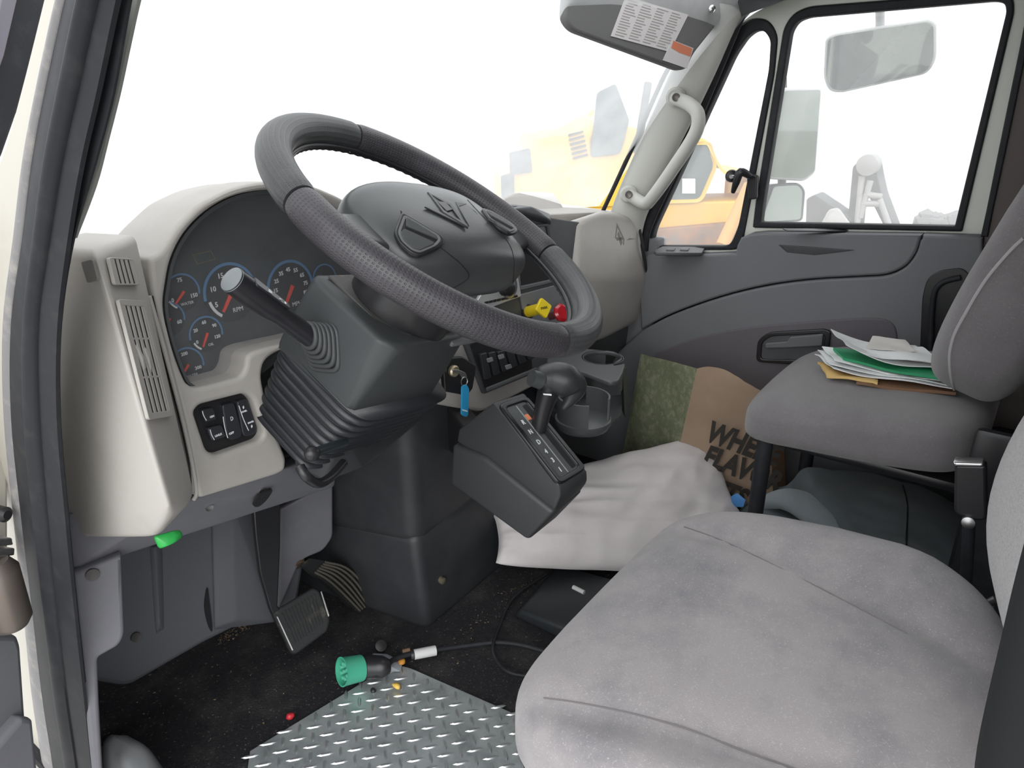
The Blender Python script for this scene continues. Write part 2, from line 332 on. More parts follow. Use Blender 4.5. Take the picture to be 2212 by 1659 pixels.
# ================================================================== SUN VISOR
FVv = FR(U(1360, 60, x=1.25), (-.28, -.93, .08), u=(1, -.25, -.17))
vis = empty('sun_visor', FVv.P(1400, 0), 'grey folded-down sun visor with a printed sheet and warning label above the windshield', 'sun visor')
visor_m = mat('visor_grey', (.135, .135, .135), .8, bump=(500, .4, .001))
plate('panel', FVv, [rnd([(1232, -120), (1220, 40), (1238, 66), (1470, 152), (1486, 148), (1498, 118), (1560, 40), (1610, -80)], [0, 20, 16, 12, 10, 14, 10, 0])], .022, visor_m, vis, bev=.006)
paper_m = mat('label_paper', (.62, .60, .60), .7)
ls = plate('printed_sheet', FVv, [[(1352, -8), (1487, 32), (1447, 112), (1320, 78)]], .0012, paper_m, vis, bev=0, off=.0016)
for r in range(14):
    s = (r+.8)/15; 
    for c in range(4):
        a = .05+c*.235; b_ = a+.12+.09*random.random()
        q = [(1352, -8), (1487, 32), (1447, 112), (1320, 78)]
        plate('print_line', FVv, [[quad(q, a, s), quad(q, b_, s), quad(q, b_, s+.022), quad(q, a, s+.022)]], .0003, mat('print_grey', (.33, .31, .31), .7), ls, bev=0, off=.0020)
wl2 = plate('warning_label', FVv, [[(1452, 86), (1498, 104), (1484, 148), (1432, 130)]], .001, paper_m, vis, bev=0, off=.0022)
plate('label_header', FVv, [[(1455, 88), (1496, 105), (1491, 122), (1468, 114), (1450, 103)]], .0003, mat('label_orange', (.62, .20, .11), .6), wl2, bev=0, off=.0027)
lathe('visor_clip', FVv.P(1533, 20, .01), (-.6, -.6, 0), [(.008, 0), (.008, .015), (.004, .018)], chrome, vis)

# ================================================================== DRIVER SIDE DOOR OPENING
def strip(name, edge_l, edge_r, x, m, depth=.02, parent=None, bul=0, **k):   # a band along the door opening, x plane, with rounded face
    rings = []
    for (a, b), (c, d) in zip(sm(edge_l, 5, False), sm(edge_r, 5, False)):
        p, q = U(a, b, x=x), U(c, d, x=x); mid = (p+q)/2
        n = V((-1, 0, 0)); R_ = []
        for j in range(9):
            t = j/8; R_.append(p.lerp(q, t)+n*bul*math.sin(math.pi*t))
        R_ += [q-n*depth, p-n*depth]; rings.append(R_)
    return loft(name, rings, m, parent, ang=60, **k)
YS = (-60, 0, 200, 350, 515, 700, 900, 1115, 1300, 1500, 1659, 1750)
def xs(*v): return list(zip(v, YS))
sl = empty('trim_7', (0, .9, .6), kind='structure')
strip('door_seal', xs(158, 137, 93, 66, 45, 20, 20, 42, 64, 88, 112, 122), xs(268, 250, 208, 174, 146, 124, 122, 140, 158, 180, 197, 207), -.005, rubber, .004, sl, bul=.006)
strip('seal_lip', xs(190, 172, 128, 98, 76, 54, 54, 72, 92, 116, 140, 150), xs(222, 203, 160, 128, 102, 78, 80, 98, 116, 140, 163, 172), -.012, rubber, .004, sl, bul=.007)
strip('pillar_flange', xs(142, 120, 76, 48, 28, 6, 8, 28, 48, 68, 92, 100), xs(160, 140, 96, 68, 48, 24, 24, 45, 67, 90, 114, 122), -.006, mat('flange_grey', (.19, .185, .19), .5, var=(40, (.34, .32, .29), .5, .8)), .02, sl, bul=.003)
strip('pillar_side', xs(252, 232, 190, 158, 132, 110, 110, 128, 146, 168, 186, 196), xs(300, 280, 244, 205, 158, 130, 128, 146, 164, 186, 203, 213), .004, rubber, .002, sl)
YS = (-60, 0, 100, 200, 300, 400, 515)
st(strip('trim_8', xs(288, 268, 248, 230, 207, 185, 148), xs(316, 297, 275, 254, 229, 203, 160), .03, mat('pillar_trim_olive', (.27, .28, .26), .6), .003, bul=.002))
YS = (-60, 0, 200, 350, 515, 700, 900, 1115, 1300, 1500, 1659, 1750)
jb = empty('trim_9', (-.02, .95, .5), kind='structure')
strip('jamb', xs(110, 96, 46, 2, -70, -160, -160, -120, -120, -120, -120, -120), xs(150, 128, 85, 57, 36, 14, 16, 36, 56, 80, 104, 112), .004, jambp, .03, jb)
box('rocker_panel', (-.06, -.6, -.30), (.02, 1.4, -.02), jambp, jb, bev=.01)
# rear edge of the driver's door opening
_tt = U(2600, 300, x=-.02)
st(tube('trim_10', [(-.02, _tt.y-.03, 1.36), _tt, U(2500, 800, x=-.02), U(2364, 1225, x=-.02), U(2306, 1430, x=-.02), U(2246, 1659, x=-.02), U(2230, 1800, x=-.02)], .020, mat('pillar_seal_black', (.012, .013, .014), .7, spec=.2), flat=.7))
box('wall_left', (-.03, -.66, .0), (.03, -.05, .55), lilac, bev=.01)['kind'] = 'structure'
box('sill_plate', (.0, .1, .0), (.05, 1.1, .02), mgrey, bev=.005)
tag(bpy.data.objects['sill_plate'], kind='structure'); bpy.data.objects['sill_plate'].name = 'baseboard_left'
st(hull('trim_11', [U(222, 1590, x=.03), U(262, 1580, x=.05), U(320, 1610, x=.06), U(368, 1680, x=.06), U(370, 1760, x=.02), U(205, 1760, x=.02), U(215, 1640, x=.12), U(300, 1640, x=.14)], mgrey, bev=.012))
# open driver's door at the left edge
d2 = empty('door_2', (-.05, 1.05, 0), kind='structure')
FO = FR((-.07, 1.0, .5), (.35, -.93, 0))
plate('door_frame', FO, [[(-200, -100), (136, -100), (104, 0), (66, 170), (8, 335), (-60, 480), (-220, 760)]], .04, rubber, d2, bev=.006, off=0)
plate('frame_channel', FO, [[(20, -100), (62, -100), (38, 0), (10, 120), (-40, 260), (-60, 260), (-10, 60)]], .006, mat('channel_grey', (.16, .15, .18), .4), d2, bev=.002, off=.008)
plate('door_skin', FO, [[(-300, 520), (-60, 500), (20, 620), (20, 1210), (-300, 1230)]], .03, jambp, d2, bev=.006, off=-.02)
plate('door_trim', FO, [rnd([(-300, 1362), (40, 1372), (48, 1395), (66, 1660), (80, 1800), (-300, 1800)], 8)], .05, doorm, d2, bev=.008, off=-.012)
plate('lower_trim', FO, [rnd([(-100, 1720), (50, 1548), (74, 1552), (98, 1800), (-100, 1800)], 8)], .03, lilac, d2, bev=.008, off=.006)
hg = empty('door_hinge', FO.P(10, 1180), parent=d2)
lathe('hinge_pin', FO.P(4, 1110, .012), (.3, -.9, 0), [(.010, -.01), (.010, .006), (.006, .010)], black, hg)
plate('hinge_leaf', FO, [rnd([(-60, 1168), (28, 1162), (30, 1178), (-60, 1186)], 3)], .02, steel, hg, bev=.003, off=.015)
plate('hinge_leaf', FO, [rnd([(-60, 1196), (34, 1184), (33, 1200), (-60, 1214)], 3)], .02, steel, hg, bev=.003, off=.02)
lathe('hinge_roller', FO.P(2, 1276, .012), (0, 0, 1), [(.020, -.055), (.026, -.045), (.027, .03), (.018, .045)], mat('grimy_metal', (.20, .17, .15), .4, .6), hg)
plate('door_check', FO, [rnd([(-30, 590), (8, 596), (14, 690), (-30, 710)], 8)], .03, black, d2, bev=.005, off=.03)

# ================================================================== DASHBOARD
dash = empty('dashboard', (.8, 1.0, .4), 'beige and black truck dashboard with gauge cluster, vents and centre switch panel under the windshield', 'dashboard')
# driver's side end block: side face, rounded ridge, vent face
RT_, RB_ = V((.06, .790, .962)), V((.06, .741, .667))
_n = (V((.155, .885, .955))-RT_).cross(RT_-RB_); _f = FR(RT_, _n); sb_ = _f.P(424, 1072)
end_pts = [RT_, (.155, .885, .955), (.155, 1.18, .93), (.040, 1.18, .93), (.053, .93, .955),
           RB_, (.062, .800, .606), sb_, (sb_.x, 1.18, .50), (.040, 1.18, .49), (.0495, 1.0, .535)]
hull('end_panel', end_pts, beige, dash, bev=.011, seg=5)
FVn = FR(RT_, (V((.155, .885, .955))-RT_).cross(RT_-RB_)*-1)
if FVn.n.dot(C0-RT_) < 0: FVn = FR(RT_, -FVn.n)
FVn = FR(RT_, FVn.n)
slotm = mat('vent_shadow_black', (.012, .012, .014), .8)
def vent(cor, cols, bars, off=.004):
    big = cor; v_ = plate('vent', FVn, [rnd([quad(big, -.08, -.025), quad(big, 1.08, -.025), quad(big, 1.08, 1.025), quad(big, -.08, 1.025)], 6),
                                       rnd([quad(big, .04, .03), quad(big, .96, .03), quad(big, .96, .97), quad(big, .04, .97)], 3)], .004, beige, dash, bev=.0006, off=off+.0012)
    plate('vent_backing', FVn, [[quad(big, 0, .01), quad(big, 1, .01), quad(big, 1, .99), quad(big, 0, .99)]], .001, slotm, v_, bev=0, off=off-.0005)
    n = cols*2+1; wd = .92/n
    for i in range(cols+1):
        a = .04+ i*(.92-wd*.9)/cols; 
        plate('slat', FVn, [rnd([quad(big, a, .02), quad(big, a+wd*1.0, .02), quad(big, a+wd*1.0, .98), quad(big, a, .98)], 1)], .0014, beige, v_, bev=.0003, off=off+.0009)
    for b in bars:
        plate('slat', FVn, [[quad(big, .03, b-.008), quad(big, .97, b-.008), quad(big, .97, b+.008), quad(big, .03, b+.008)]], .0012, beige, v_, bev=.0003, off=off+.0008)
    return v_
vent([(240, 557), (286, 560), (301, 614), (254, 614)], 4, [])
vb = vent([(262, 652), (311, 655), (370, 893), (325, 900)], 4, [.32, .66])
for k_ in (0, 1):
    q = FVn.p(308+k_*14, 775, .006)
    hull('vent_wheel', [(q[0]+a*.0035, q[1]+b*.018, c) for a in (-1, 1) for b, c in ((-1, .003), (-.6, .006), (0, .0075), (.6, .006), (1, .003))], beige, vb, bev=.0008, fr=FVn)
FE = FR((.047, .9, .8), (-.99, -.12, 0))
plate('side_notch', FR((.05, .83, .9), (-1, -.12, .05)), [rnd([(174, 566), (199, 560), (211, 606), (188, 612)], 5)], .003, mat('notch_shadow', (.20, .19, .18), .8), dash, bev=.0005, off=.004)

# instrument bezel with its gauge opening and switch opening
FB = FR((.3, .88, .8), (0, -1, .06))
inner = sm([(360, 618), (356, 660), (364, 712), (380, 768), (398, 815), (410, 832), (432, 837), (500, 820), (520, 812), (530, 795), (536, 770), (556, 757), (600, 746), (700, 720), (850, 650), (880, 560), (800, 498), (740, 455), (680, 425), (620, 412), (560, 412), (500, 426), (445, 458), (400, 505), (372, 560)], 4)
outer = rnd([(322, 560), (332, 650), (356, 745), (400, 920), (424, 1060), (432, 1078), (600, 1026), (618, 1016), (620, 990), (594, 925), (574, 855), (566, 812), (572, 780), (604, 758), (720, 740), (950, 700), (960, 590), (860, 510), (800, 470), (740, 428), (680, 402), (620, 392), (555, 394), (495, 408), (430, 440), (380, 490), (345, 545)], [8, 20, 10, 10, 8, 10, 8, 10, 10, 10, 20, 20, 20, 20, 20, 30, 30, 30, 20, 20, 20, 20, 20, 20, 20, 20, 10], 4)
swh = rnd([(420, 890), (432, 875), (530, 850), (548, 862), (572, 935), (562, 952), (470, 985), (448, 975)], 12)
bz = plate('bezel', FB, [outer, inner, swh], .07, beige, dash, bev=.007, seg=4)
plate('bezel_lining', FB, [inner, [((a-600)*.98+602, (b-640)*.975+642) for a, b in inner]], .075, dgrey, dash, bev=.0, off=-.012)
# hood behind the bezel and the top of the dash
hood = [FB.p(a, b) for a, b in outer]
def hoodring(y, s, dz): return [FB.w(c[0]*1.0, c[1]*s+dz, -y) for c in hood]
loft('hood', [hoodring(.05, .995, 0), hoodring(.12, .98, .0), hoodring(.24, .8, -.02)], beige, dash, caps=False)
hull('dash_top', [(.04, 1.02, .93), (.56, 1.02, .90), (.04, 1.26, .86), (1.58, 1.30, .80), (1.58, 1.0, .79), (1.1, 1.02, .83), (.04, 1.26, .74), (1.58, 1.26, .7), (.04, 1.04, .8), (1.58, 1.04, .7)], beige, dash, bev=.02, seg=4)
hull('dash_body', [(.10, 1.06, .88), (1.58, 1.06, .77), (.10, 1.3, .85), (1.58, 1.3, .75), (.2, 1.06, .52), (1.58, 1.04, .42), (.2, 1.3, .45), (1.58, 1.3, .40)], dgrey, dash, bev=.01)
# gauge face
FG = FR((.3, .955, .8), (0, -1, .08))
gface = mat('gauge_face', (.035, .042, .05), .45, var=(10, (.055, .062, .07), .4, .75))
plate('gauge_face', FG, [[((a-600)*1.03+600, (b-640)*1.03+646) for a, b in inner]], .006, gface, dash, bev=0)
def arc(cx, cy, r0, r1, a0, a1, n=26):
    o = [(cx+r1*math.cos(math.radians(a0+(a1-a0)*i/n)), cy+r1*math.sin(math.radians(a0+(a1-a0)*i/n))) for i in range(n+1)]
    return o+[(cx+r0*math.cos(math.radians(a0+(a1-a0)*i/n)), cy+r0*math.sin(math.radians(a0+(a1-a0)*i/n))) for i in range(n, -1, -1)]
gdisc = mat('gauge_dial', (.018, .02, .024), .5)
def gauge(px, py, R_, nums, needle, unit=None, fs=.3, tick=(200, 238)):
    cx, cy = FG.p(px, py)
    g = plate('gauge', FG, [[(cx+R_*math.cos(t*math.pi/20), cy+R_*math.sin(t*math.pi/20)) for t in range(40)]], .002, gdisc, dash, bev=.0005, px=False, off=.0015)
    plate('blue_arc', FG, [arc(cx, cy, R_*.93, R_*1.03, -15, 185)], .001, bluep, g, bev=0, px=False, off=.0022)
    plate('white_arc', FG, [arc(cx, cy, R_*.80, R_*.90, *tick)], .0006, whitep, g, bev=0, px=False, off=.0022)
    for i, s in enumerate(nums):
        a = math.radians(205-i*230/max(1, len(nums)-1)) if len(nums) > 1 else 0
        text('numeral', s, FG, (cx+R_*.68*math.cos(a), cy+R_*.68*math.sin(a)), R_*fs, whitep, g, px=False, off=.0022, thick=.0002, bold=.0002)
    a = math.radians(needle); L_ = R_*.72
    d = (math.cos(a), math.sin(a)); nn = (-d[1], d[0]); w_ = R_*.075
    plate('needle', FG, [[(cx-d[0]*R_*.1+nn[0]*w_, cy-d[1]*R_*.1+nn[1]*w_), (cx-d[0]*R_*.1-nn[0]*w_, cy-d[1]*R_*.1-nn[1]*w_), (cx+d[0]*L_-nn[0]*w_*.6, cy+d[1]*L_-nn[1]*w_*.6), (cx+d[0]*L_+nn[0]*w_*.6, cy+d[1]*L_+nn[1]*w_*.6)]], .0015, redm, g, bev=0, px=False, off=.0045)
    if unit: text('unit', unit, FG, (cx+R_*.15, cy-R_*.62), R_*.22, whitep, g, px=False, off=.0022, thick=.0002)
    return g
gauge(392, 632, .026, ['0', '75', '150'], 222, 'WATER')
gauge(497, 632, .043, ['5', '10', '15', '20', '25', '30'], 232, 'RPM', .24, (190, 235))
gauge(627, 622, .043, ['5', '15', '25', '35', '45', '55', '65', '75', '85'], 235, 'MPH', .2, (190, 200))
gauge(700, 602, .024, ['E', 'F'], 240, None)
gauge(444, 722, .026, ['0', '20', '60', '90', '120'], 238, 'OIL', .26)
gauge(362, 690, .024, ['0', '60'], 240, None)
gauge(402, 790, .026, ['100', '200', '300'], 225, 'WATER', .26)
plate('indicator_window', FG, [[(415, 550), (455, 540), (466, 560), (425, 572)], [(418, 552), (454, 543), (463, 559), (427, 569)]], .001, mat('faint_amber', (.12, .10, .06), .5), dash, bev=0, off=.001)
# clear lens over the gauges
plate('lens', FR((.3, .915, .8), (0, -1, .06)), [[(350, 600), (390, 480), (500, 400), (640, 390), (880, 500), (900, 700), (600, 780), (520, 845), (400, 850), (350, 700)]], .002, glass_mat('gauge_lens', dust=.09, refl=.03), dash, bev=0)
# headlamp and panel dimmer switch bank
FS = FR((.3, .897, .8), (0, -1, .06))
sb = plate('switch_bank', FS, [rnd([(410, 880), (430, 862), (540, 835), (560, 860), (588, 940), (565, 965), (470, 1000), (435, 985)], 8)], .01, black, dash, bev=.001)
swm = mat('switch_black', (.03, .032, .037), .3)
def switch(c, txts, line=True, lit=None):
    s = plate('rocker_switch', FS, [rnd(c, 6)], .010, swm, sb, bev=.002, off=.008)
    return s
qs = [([(436, 886), (462, 880), (470, 906), (444, 914)], [('D/R', .5, .6)]), ([(448, 926), (480, 918), (490, 944), (458, 954)], [('UP/V', .5, .6)]),
      ([(480, 876), (506, 869), (524, 935), (520, 945), (500, 952), (490, 945)], [('OFF', 0, 0)]), ([(512, 868), (534, 861), (556, 930), (550, 938), (530, 944), (524, 936)], [('PANEL', 0, 0)])]
for c, t in qs: switch(c, t)
for s, x_, y_, z_ in (('ON', 458, 900, .0042), ('UNLK', 472, 940, .0042), ('OFF', 500, 936, .0045), ('PANEL', 542, 912, .0034), ('PANEL', 527, 889, .0034)):
    text('lettering', s, FS, (x_, y_), z_, whitep, sb, off=.0085, bold=.00012)
for x_, y_ in ((526, 880), (544, 921)): plate('arrow_mark', FS, [[(x_-2, y_), (x_, y_-4), (x_+2, y_), (x_, y_+4)]], .0004, whitep, sb, bev=0, off=.0086)
for a, b, c, d in ((437, 888, 446, 908), (454, 928, 463, 950), (482, 900, 492, 946), (516, 876, 537, 930)):
    tube('marker_line', [FS.P(a, b, .0085), FS.P((a+c)/2-1.5, (b+d)/2, .009), FS.P(c, d, .0085)], .0006, whitep, sb, n=6)
lc = FS.p(492, 902); plate('lamp_symbol', FS, [arc(lc[0], lc[1], .0022, .0030, -90, 90), [(lc[0]-.001, lc[1]-.003), (lc[0]-.0004, lc[1]-.003), (lc[0]-.0004, lc[1]+.003), (lc[0]-.001, lc[1]+.003)]], .0003, whitep, sb, bev=0, px=False, off=.0086)
# seam moulding between vent face and bezel
tube('seam_bead', [U(322, 640, y=.872), U(352, 745, y=.872), U(398, 920, y=.872), U(424, 1050, y=.872), U(418, 1080, y=.874)], .003, beige, dash, n=8)
tube('seam_bead', [U(326, 640, y=.878), U(350, 745, y=.878), U(394, 920, y=.878), U(419, 1050, y=.878)], .003, slotm, dash, n=8)

# knee panel and foot well panels
hull('knee_panel', [U(140, 1110, y=.99), U(380, 1090, y=.90), U(620, 1010, y=.91), U(730, 960, y=.95), U(152, 1236, y=.985), U(262, 1198, y=.985), U(560, 1110, y=.97), U(722, 1052, y=.97),
                    U(140, 1110, y=1.15), U(720, 1010, y=1.15), U(720, 1040, y=1.15)], lilac, dash, bev=.006)
plate('knee_slot', FR((.3, .935, .5), (0, -.9, -.43)), [sm([(548, 1092), (560, 1072), (588, 1058), (578, 1078), (560, 1094)], 4)], .004, slotm, dash, bev=0, off=.006)
for a, b in ((452, 1096), (566, 1060)):
    lathe('screw', U(a, b, y=.925), (-.1, -.9, -.3), [(.006, -.004), (.006, .002), (.003, .001)], steel, dash, n=12)
FK = FR((.08, 1.0, .3), (-.25, -.95, .0))
kp = plate('kick_panel', FR((.03, .965, .4), (-.35, -.93, .05)), [rnd([(156, 1240), (262, 1200), (266, 1300), (269, 1372), (258, 1395), (210, 1422), (214, 1520), (224, 1700), (203, 1700)], [0, 4, 10, 20, 16, 10, 10, 0, 0])], .02, lilac, dash, bev=.005)
lathe('screw', FR((.03, .965, .4), (-.35, -.93, .05)).P(200, 1240, .0), (-.35, -.93, .05), [(.009, -.002), (.009, .003), (.004, .002)], mat('screw_dark', (.10, .095, .09), .5, .6), dash, n=14)
footm = mat('footwell_grey', (.115, .118, .13), .7, bump=(300, .2))
fw = empty('wall_1', (.35, 1.2, 0), kind='structure'); fw.name = 'trim_12'; WL['trim_12'] = V((.35, 1.2, 0))
FF = FR((.3, 1.22, .3), (-.1, -.97, .2))
plate('footwell_panel', FF, [rnd([(150, 1100), (700, 950), (640, 1330), (600, 1345), (520, 1350), (440, 1390), (285, 1480), (262, 1483), (190, 1470)], 10)], .04, footm, fw, bev=.01)
hull('footwell_rib', [FF.P(322, 1180, 0), FF.P(352, 1170, 0), FF.P(356, 1360, 0), FF.P(334, 1372, 0), FF.P(336, 1185, .010), FF.P(345, 1350, .008)], footm, fw, bev=.003)
hull('footwell_rib', [FF.P(455, 1100, .0), FF.P(550, 1090, .0), FF.P(596, 1345, 0), FF.P(462, 1362, 0), FF.P(457, 1100, .008), FF.P(505, 1100, .022), FF.P(510, 1340, .018), FF.P(590, 1338, .010), FF.P(464, 1356, .008), FF.P(545, 1100, .010)], footm, fw, bev=.005)
plate('panel_gap', FF, [sm([(448, 1270), (453, 1300), (459, 1362), (450, 1350), (442, 1310)], 4)], .003, slotm, fw, bev=0, off=.004)
lathe('screw', FF.P(293, 1376, .002), FF.n, [(.009, -.002), (.009, .003), (.004, .002)], mat('screw_dark', (.10, .095, .09), .5, .6), fw, n=14)
plate('pedal_bulkhead', FR((.45, 1.16, .3), (-.2, -.97, .1)), [rnd([(606, 1100), (720, 1040), (720, 1160), (700, 1190), (650, 1210), (612, 1300), (600, 1320)], [0, 4, 10, 14, 20, 6, 0])], .02, lilac, fw, bev=.005)

# green lid hanging under the dash end
FGl = FR(U(362, 1162, y=.85), (-.2, -.9, .4))
gl_ = hull('green_cap', [FGl.P(330, 1158, .01), FGl.P(388, 1142, .01), FGl.P(396, 1160, .0), FGl.P(380, 1172, .012), FGl.P(343, 1188, .0), FGl.P(360, 1180, .014), FGl.P(334, 1160, -.01), FGl.P(394, 1150, -.012), FGl.P(345, 1184, -.01)], mat('green_plastic', (.03, .42, .08), .3), dash, bev=.003, label='bright green plastic cap')

# ------------------------------------------------------------------ more helpers
from mathutils.bvhtree import BVHTree
def bvh(o):
    off = WL[o.name]; me = o.data
    return BVHTree.FromPolygons([v.co+off for v in me.vertices], [p.vertices[:] for p in me.polygons])
def hit(tree, px, py):
    r = tree.ray_cast(C0, ray(px, py).normalized()); return (r[0], r[1]) if r[0] is not None else None
def seam(name, o, pts, r, m, parent, off=0, sub=6, n=6):
    t = bvh(o); P = []
    for a, b in sm(pts, sub, False):
        h = hit(t, a, b)
        if h: P.append(h[0]+h[1]*off)
    return tube(name, P, r, m, parent, n=n, smooth=False)
def decal(name, o, pts, m, parent, off=.0006, t=.0004):       # flat print laid on a surface at the spot
    cx = sum(p[0] for p in pts)/len(pts); cy = sum(p[1] for p in pts)/len(pts); h = hit(bvh(o), cx, cy)
    f = FR(h[0], h[1] if h[1].dot(C0-h[0]) > 0 else -h[1]); return plate(name, f, [pts], t, m, parent, bev=0, off=off)
def sell(name, fr, c, s, e1, e2, m, parent=None, nu=24, nv=40, fn=None, **k):
    rings = []
    for i in range(1, nu):
        a = -math.pi/2+math.pi*i/nu; R_ = []
        for j in range(nv):
            b = 2*math.pi*j/nv
            x = sgn(math.cos(a), e1)*sgn(math.cos(b), e2); y = sgn(math.cos(a), e1)*sgn(math.sin(b), e2); z = sgn(math.sin(a), e1)
            q = V((x*s[0], y*s[1], z*s[2]))
            if fn: q = fn(q, x, y, z)
            R_.append(fr.w(c[0]+q.x, c[1]+q.y, c[2]+q.z))
        rings.append(R_)
    k.setdefault('ang', 180)
    return loft(name, rings, m, parent, **k)
WF = FR((0, 0, 0), (0, 0, 1), u=(1, 0, 0))               # world axes as a frame

# ================================================================== CENTRE STACK AND GLOVE BOX POD
FCn = FR((1.0, .94, .7), (-.06, -1, .12))
cs = plate('centre_surround', FCn, [rnd([(880, 640), (1000, 560), (1185, 470), (1262, 480), (1268, 768), (1240, 792), (1052, 886), (1038, 890), (935, 872), (925, 838)], [0, 0, 0, 0, 10, 10, 16, 10, 16, 8])], .05, beige, dash, bev=.008)
ctr = plate('centre_panel', FCn, [rnd([(1004, 742), (1046, 852), (1262, 762), (1255, 480), (1188, 470), (1108, 440), (1060, 470), (1010, 620)], [3, 5, 5, 5, 14, 18, 10, 10])], .02, dgrey, dash, bev=.003, off=.008)
sil = mat('silver_panel', (.62, .63, .63), .25, .4)
plate('switch_recess', FCn, [rnd([(1016, 742), (1050, 842), (1150, 798), (1146, 730), (1060, 728)], 5)], .004, black, ctr, bev=.001, off=.0105)
for k in range(6):
    a = 1038+k*19; b = 765-k*2.5
    plate('rocker_switch', FCn, [rnd([(a, b), (a+14, b-4), (a+25, b+50-k*6), (a+11, b+56-k*6)], 3)], .010, swm, ctr, bev=.002, off=.018)
for a, b in ((1052, 775), (1076, 768), (1092, 790)):
    plate('switch_cap', FCn, [rnd([(a, b), (a+12, b-4), (a+15, b+5), (a+3, b+9)], 2)], .003, mat('switch_cap_grey', (.22, .23, .24), .3), ctr, bev=.001, off=.0205)
plate('lower_ridge', FCn, [rnd([(1052, 838), (1160, 794), (1163, 801), (1054, 846)], 2)], .006, mgrey, ctr, bev=.002, off=.014)
rp = plate('radio_face', FCn, [rnd([(1020, 668), (1080, 572), (1114, 566), (1127, 640), (1042, 672)], 3)], .010, sil, ctr, bev=.002, off=.016, label='silver face of the radio')
kn = FCn.P(1088, 622, .016); lathe('radio_knob', kn, (-.15, -1, .12), [(.017, 0), (.016, .020), (.013, .022)], black, rp, n=24)
lathe('knob_ring', kn+V((.016, 0, 0)), (-.1, -1, .12), [(.026, 0), (.026, .004), (.019, .004), (.019, 0)], chrome, rp, n=24)
for k in range(8):
    a = 1048+k*9; plate('radio_button', FCn, [rnd([(a, 652-k*1.9), (a+7, 650-k*1.9), (a+8, 655-k*1.9), (a+1, 657-k*1.9)], 1)], .003, black, rp, bev=.0005, off=.0185)
plate('pocket_frame', FCn, [rnd([(1112, 540), (1175, 520), (1240, 600), (1122, 628)], 4), rnd([(1120, 548), (1172, 530), (1226, 596), (1126, 618)], 3)], .008, mgrey, ctr, bev=.002, off=.014)
plate('pocket_dark', FCn, [[(1118, 548), (1174, 528), (1230, 598), (1124, 620)]], .003, slotm, ctr, bev=0, off=.0095)
plate('brake_knob_panel', FCn, [rnd([(1124, 636), (1235, 606), (1250, 700), (1140, 720)], 4)], .006, mat('stack_grey', (.17, .18, .185), .45), ctr, bev=.002, off=.012)
plate('screen_frame', FCn, [rnd([(1146, 486), (1186, 482), (1192, 530), (1152, 532)], 5), rnd([(1152, 492), (1181, 489), (1186, 524), (1158, 526)], 3)], .006, black, ctr, bev=.001, off=.014)
plate('screen', FCn, [rnd([(1151, 491), (1182, 488), (1187, 525), (1157, 527)], 3)], .003, mat('screen_grey', (.10, .12, .125), .2), ctr, bev=0, off=.0105)
hull('stack_hood', [FCn.P(1104, 452, .03), FCn.P(1190, 476, .03), FCn.P(1150, 446, .03), FCn.P(1100, 440, -.04), FCn.P(1190, 462, -.04), FCn.P(1104, 470, .0), FCn.P(1192, 490, .0)], dgrey, dash, bev=.005)
hull('cowl_hump', [U(1085, 425, y=1.12), U(1120, 413, y=1.14), U(1195, 416, y=1.14), U(1215, 445, y=1.1), U(1228, 480, y=1.06), U(1100, 480, y=1.06), U(1120, 440, y=1.3), U(1190, 440, y=1.3), U(1080, 480, y=1.1)], beige, dash, bev=.015, seg=4)
# trailer brake knobs
kb = empty('yellow_knob', FCn.P(1138, 674, .015), parent=dash)
yel = mat('knob_yellow', (.80, .60, .02), .35)
kp0 = FCn.P(1138, 674, .01); kp1 = FCn.P(1172, 666, .065)
tube('stem', [kp0, kp1], .0125, yel, kb, n=20, smooth=False)
kd = (kp1-kp0).normalized(); FKn = FR(kp1, kd)
plate('square_pad', FKn, [rnd([(-.024, 0), (0, .024), (.024, 0), (0, -.024)], .005)], .008, yel, kb, bev=.002, px=False, off=.006)
text('print', 'PARK', FKn, (0, 0), .008, black, kb, px=False, off=.0065)
tube('collar', [kp0-kd*.006, kp0+kd*.006], .017, black, kb, n=20, smooth=False)
kr = empty('red_knob', FCn.P(1192, 684, .015), parent=dash); redk = mat('knob_red', (.45, .01, .02), .15, coat=.5)
a0 = FCn.P(1188, 684, .01); a1 = FCn.P(1212, 676, .05); kd2 = (a1-a0).normalized()
tube('stem', [a0, a1], .009, mat('knob_smoke', (.10, .03, .035), .2), kr, n=16, smooth=False)
lathe('pad', a1, kd2, [(.012, -.006), (.021, -.003), (.022, .004), (.016, .008)], redk, kr, n=8, ang=30)
# pod
pd_pts = [U(1252, 474, y=.925), U(1300, 457, y=.935), U(1355, 468, y=.935), U(1378, 492, y=.925), U(1396, 600, y=.895), U(1400, 680, y=.92), U(1290, 738, y=.94), U(1250, 746, y=.945), U(1248, 600, y=.90),
          U(1184, 492, y=1.0), U(1200, 745, y=1.02), U(1360, 458, y=1.12), U(1300, 452, y=1.12), U(1395, 690, y=1.1)]
pod = hull('glovebox_pod', pd_pts, beige, dash, bev=.016, seg=5)
FG2 = FR(U(1340, 560, y=.905), (-.1, -1, .1)); tb = bvh(pod); h = hit(tb, 1338, 530); FG2 = FR(h[0], h[1])
groove = mat('pod_groove', (.20, .19, .175), .6)
plate('emblem_frame', FG2, [[(1333, 482), (1349, 516), (1347, 548), (1328, 514)], [(1334, 490), (1346, 517), (1345, 540), (1331, 513)]], .002, groove, pod, bev=.0004, off=.0012)
plate('emblem_bar', FG2, [[(1334, 506), (1337, 500), (1345, 524), (1341, 532)]], .002, groove, pod, bev=.0004, off=.0014)
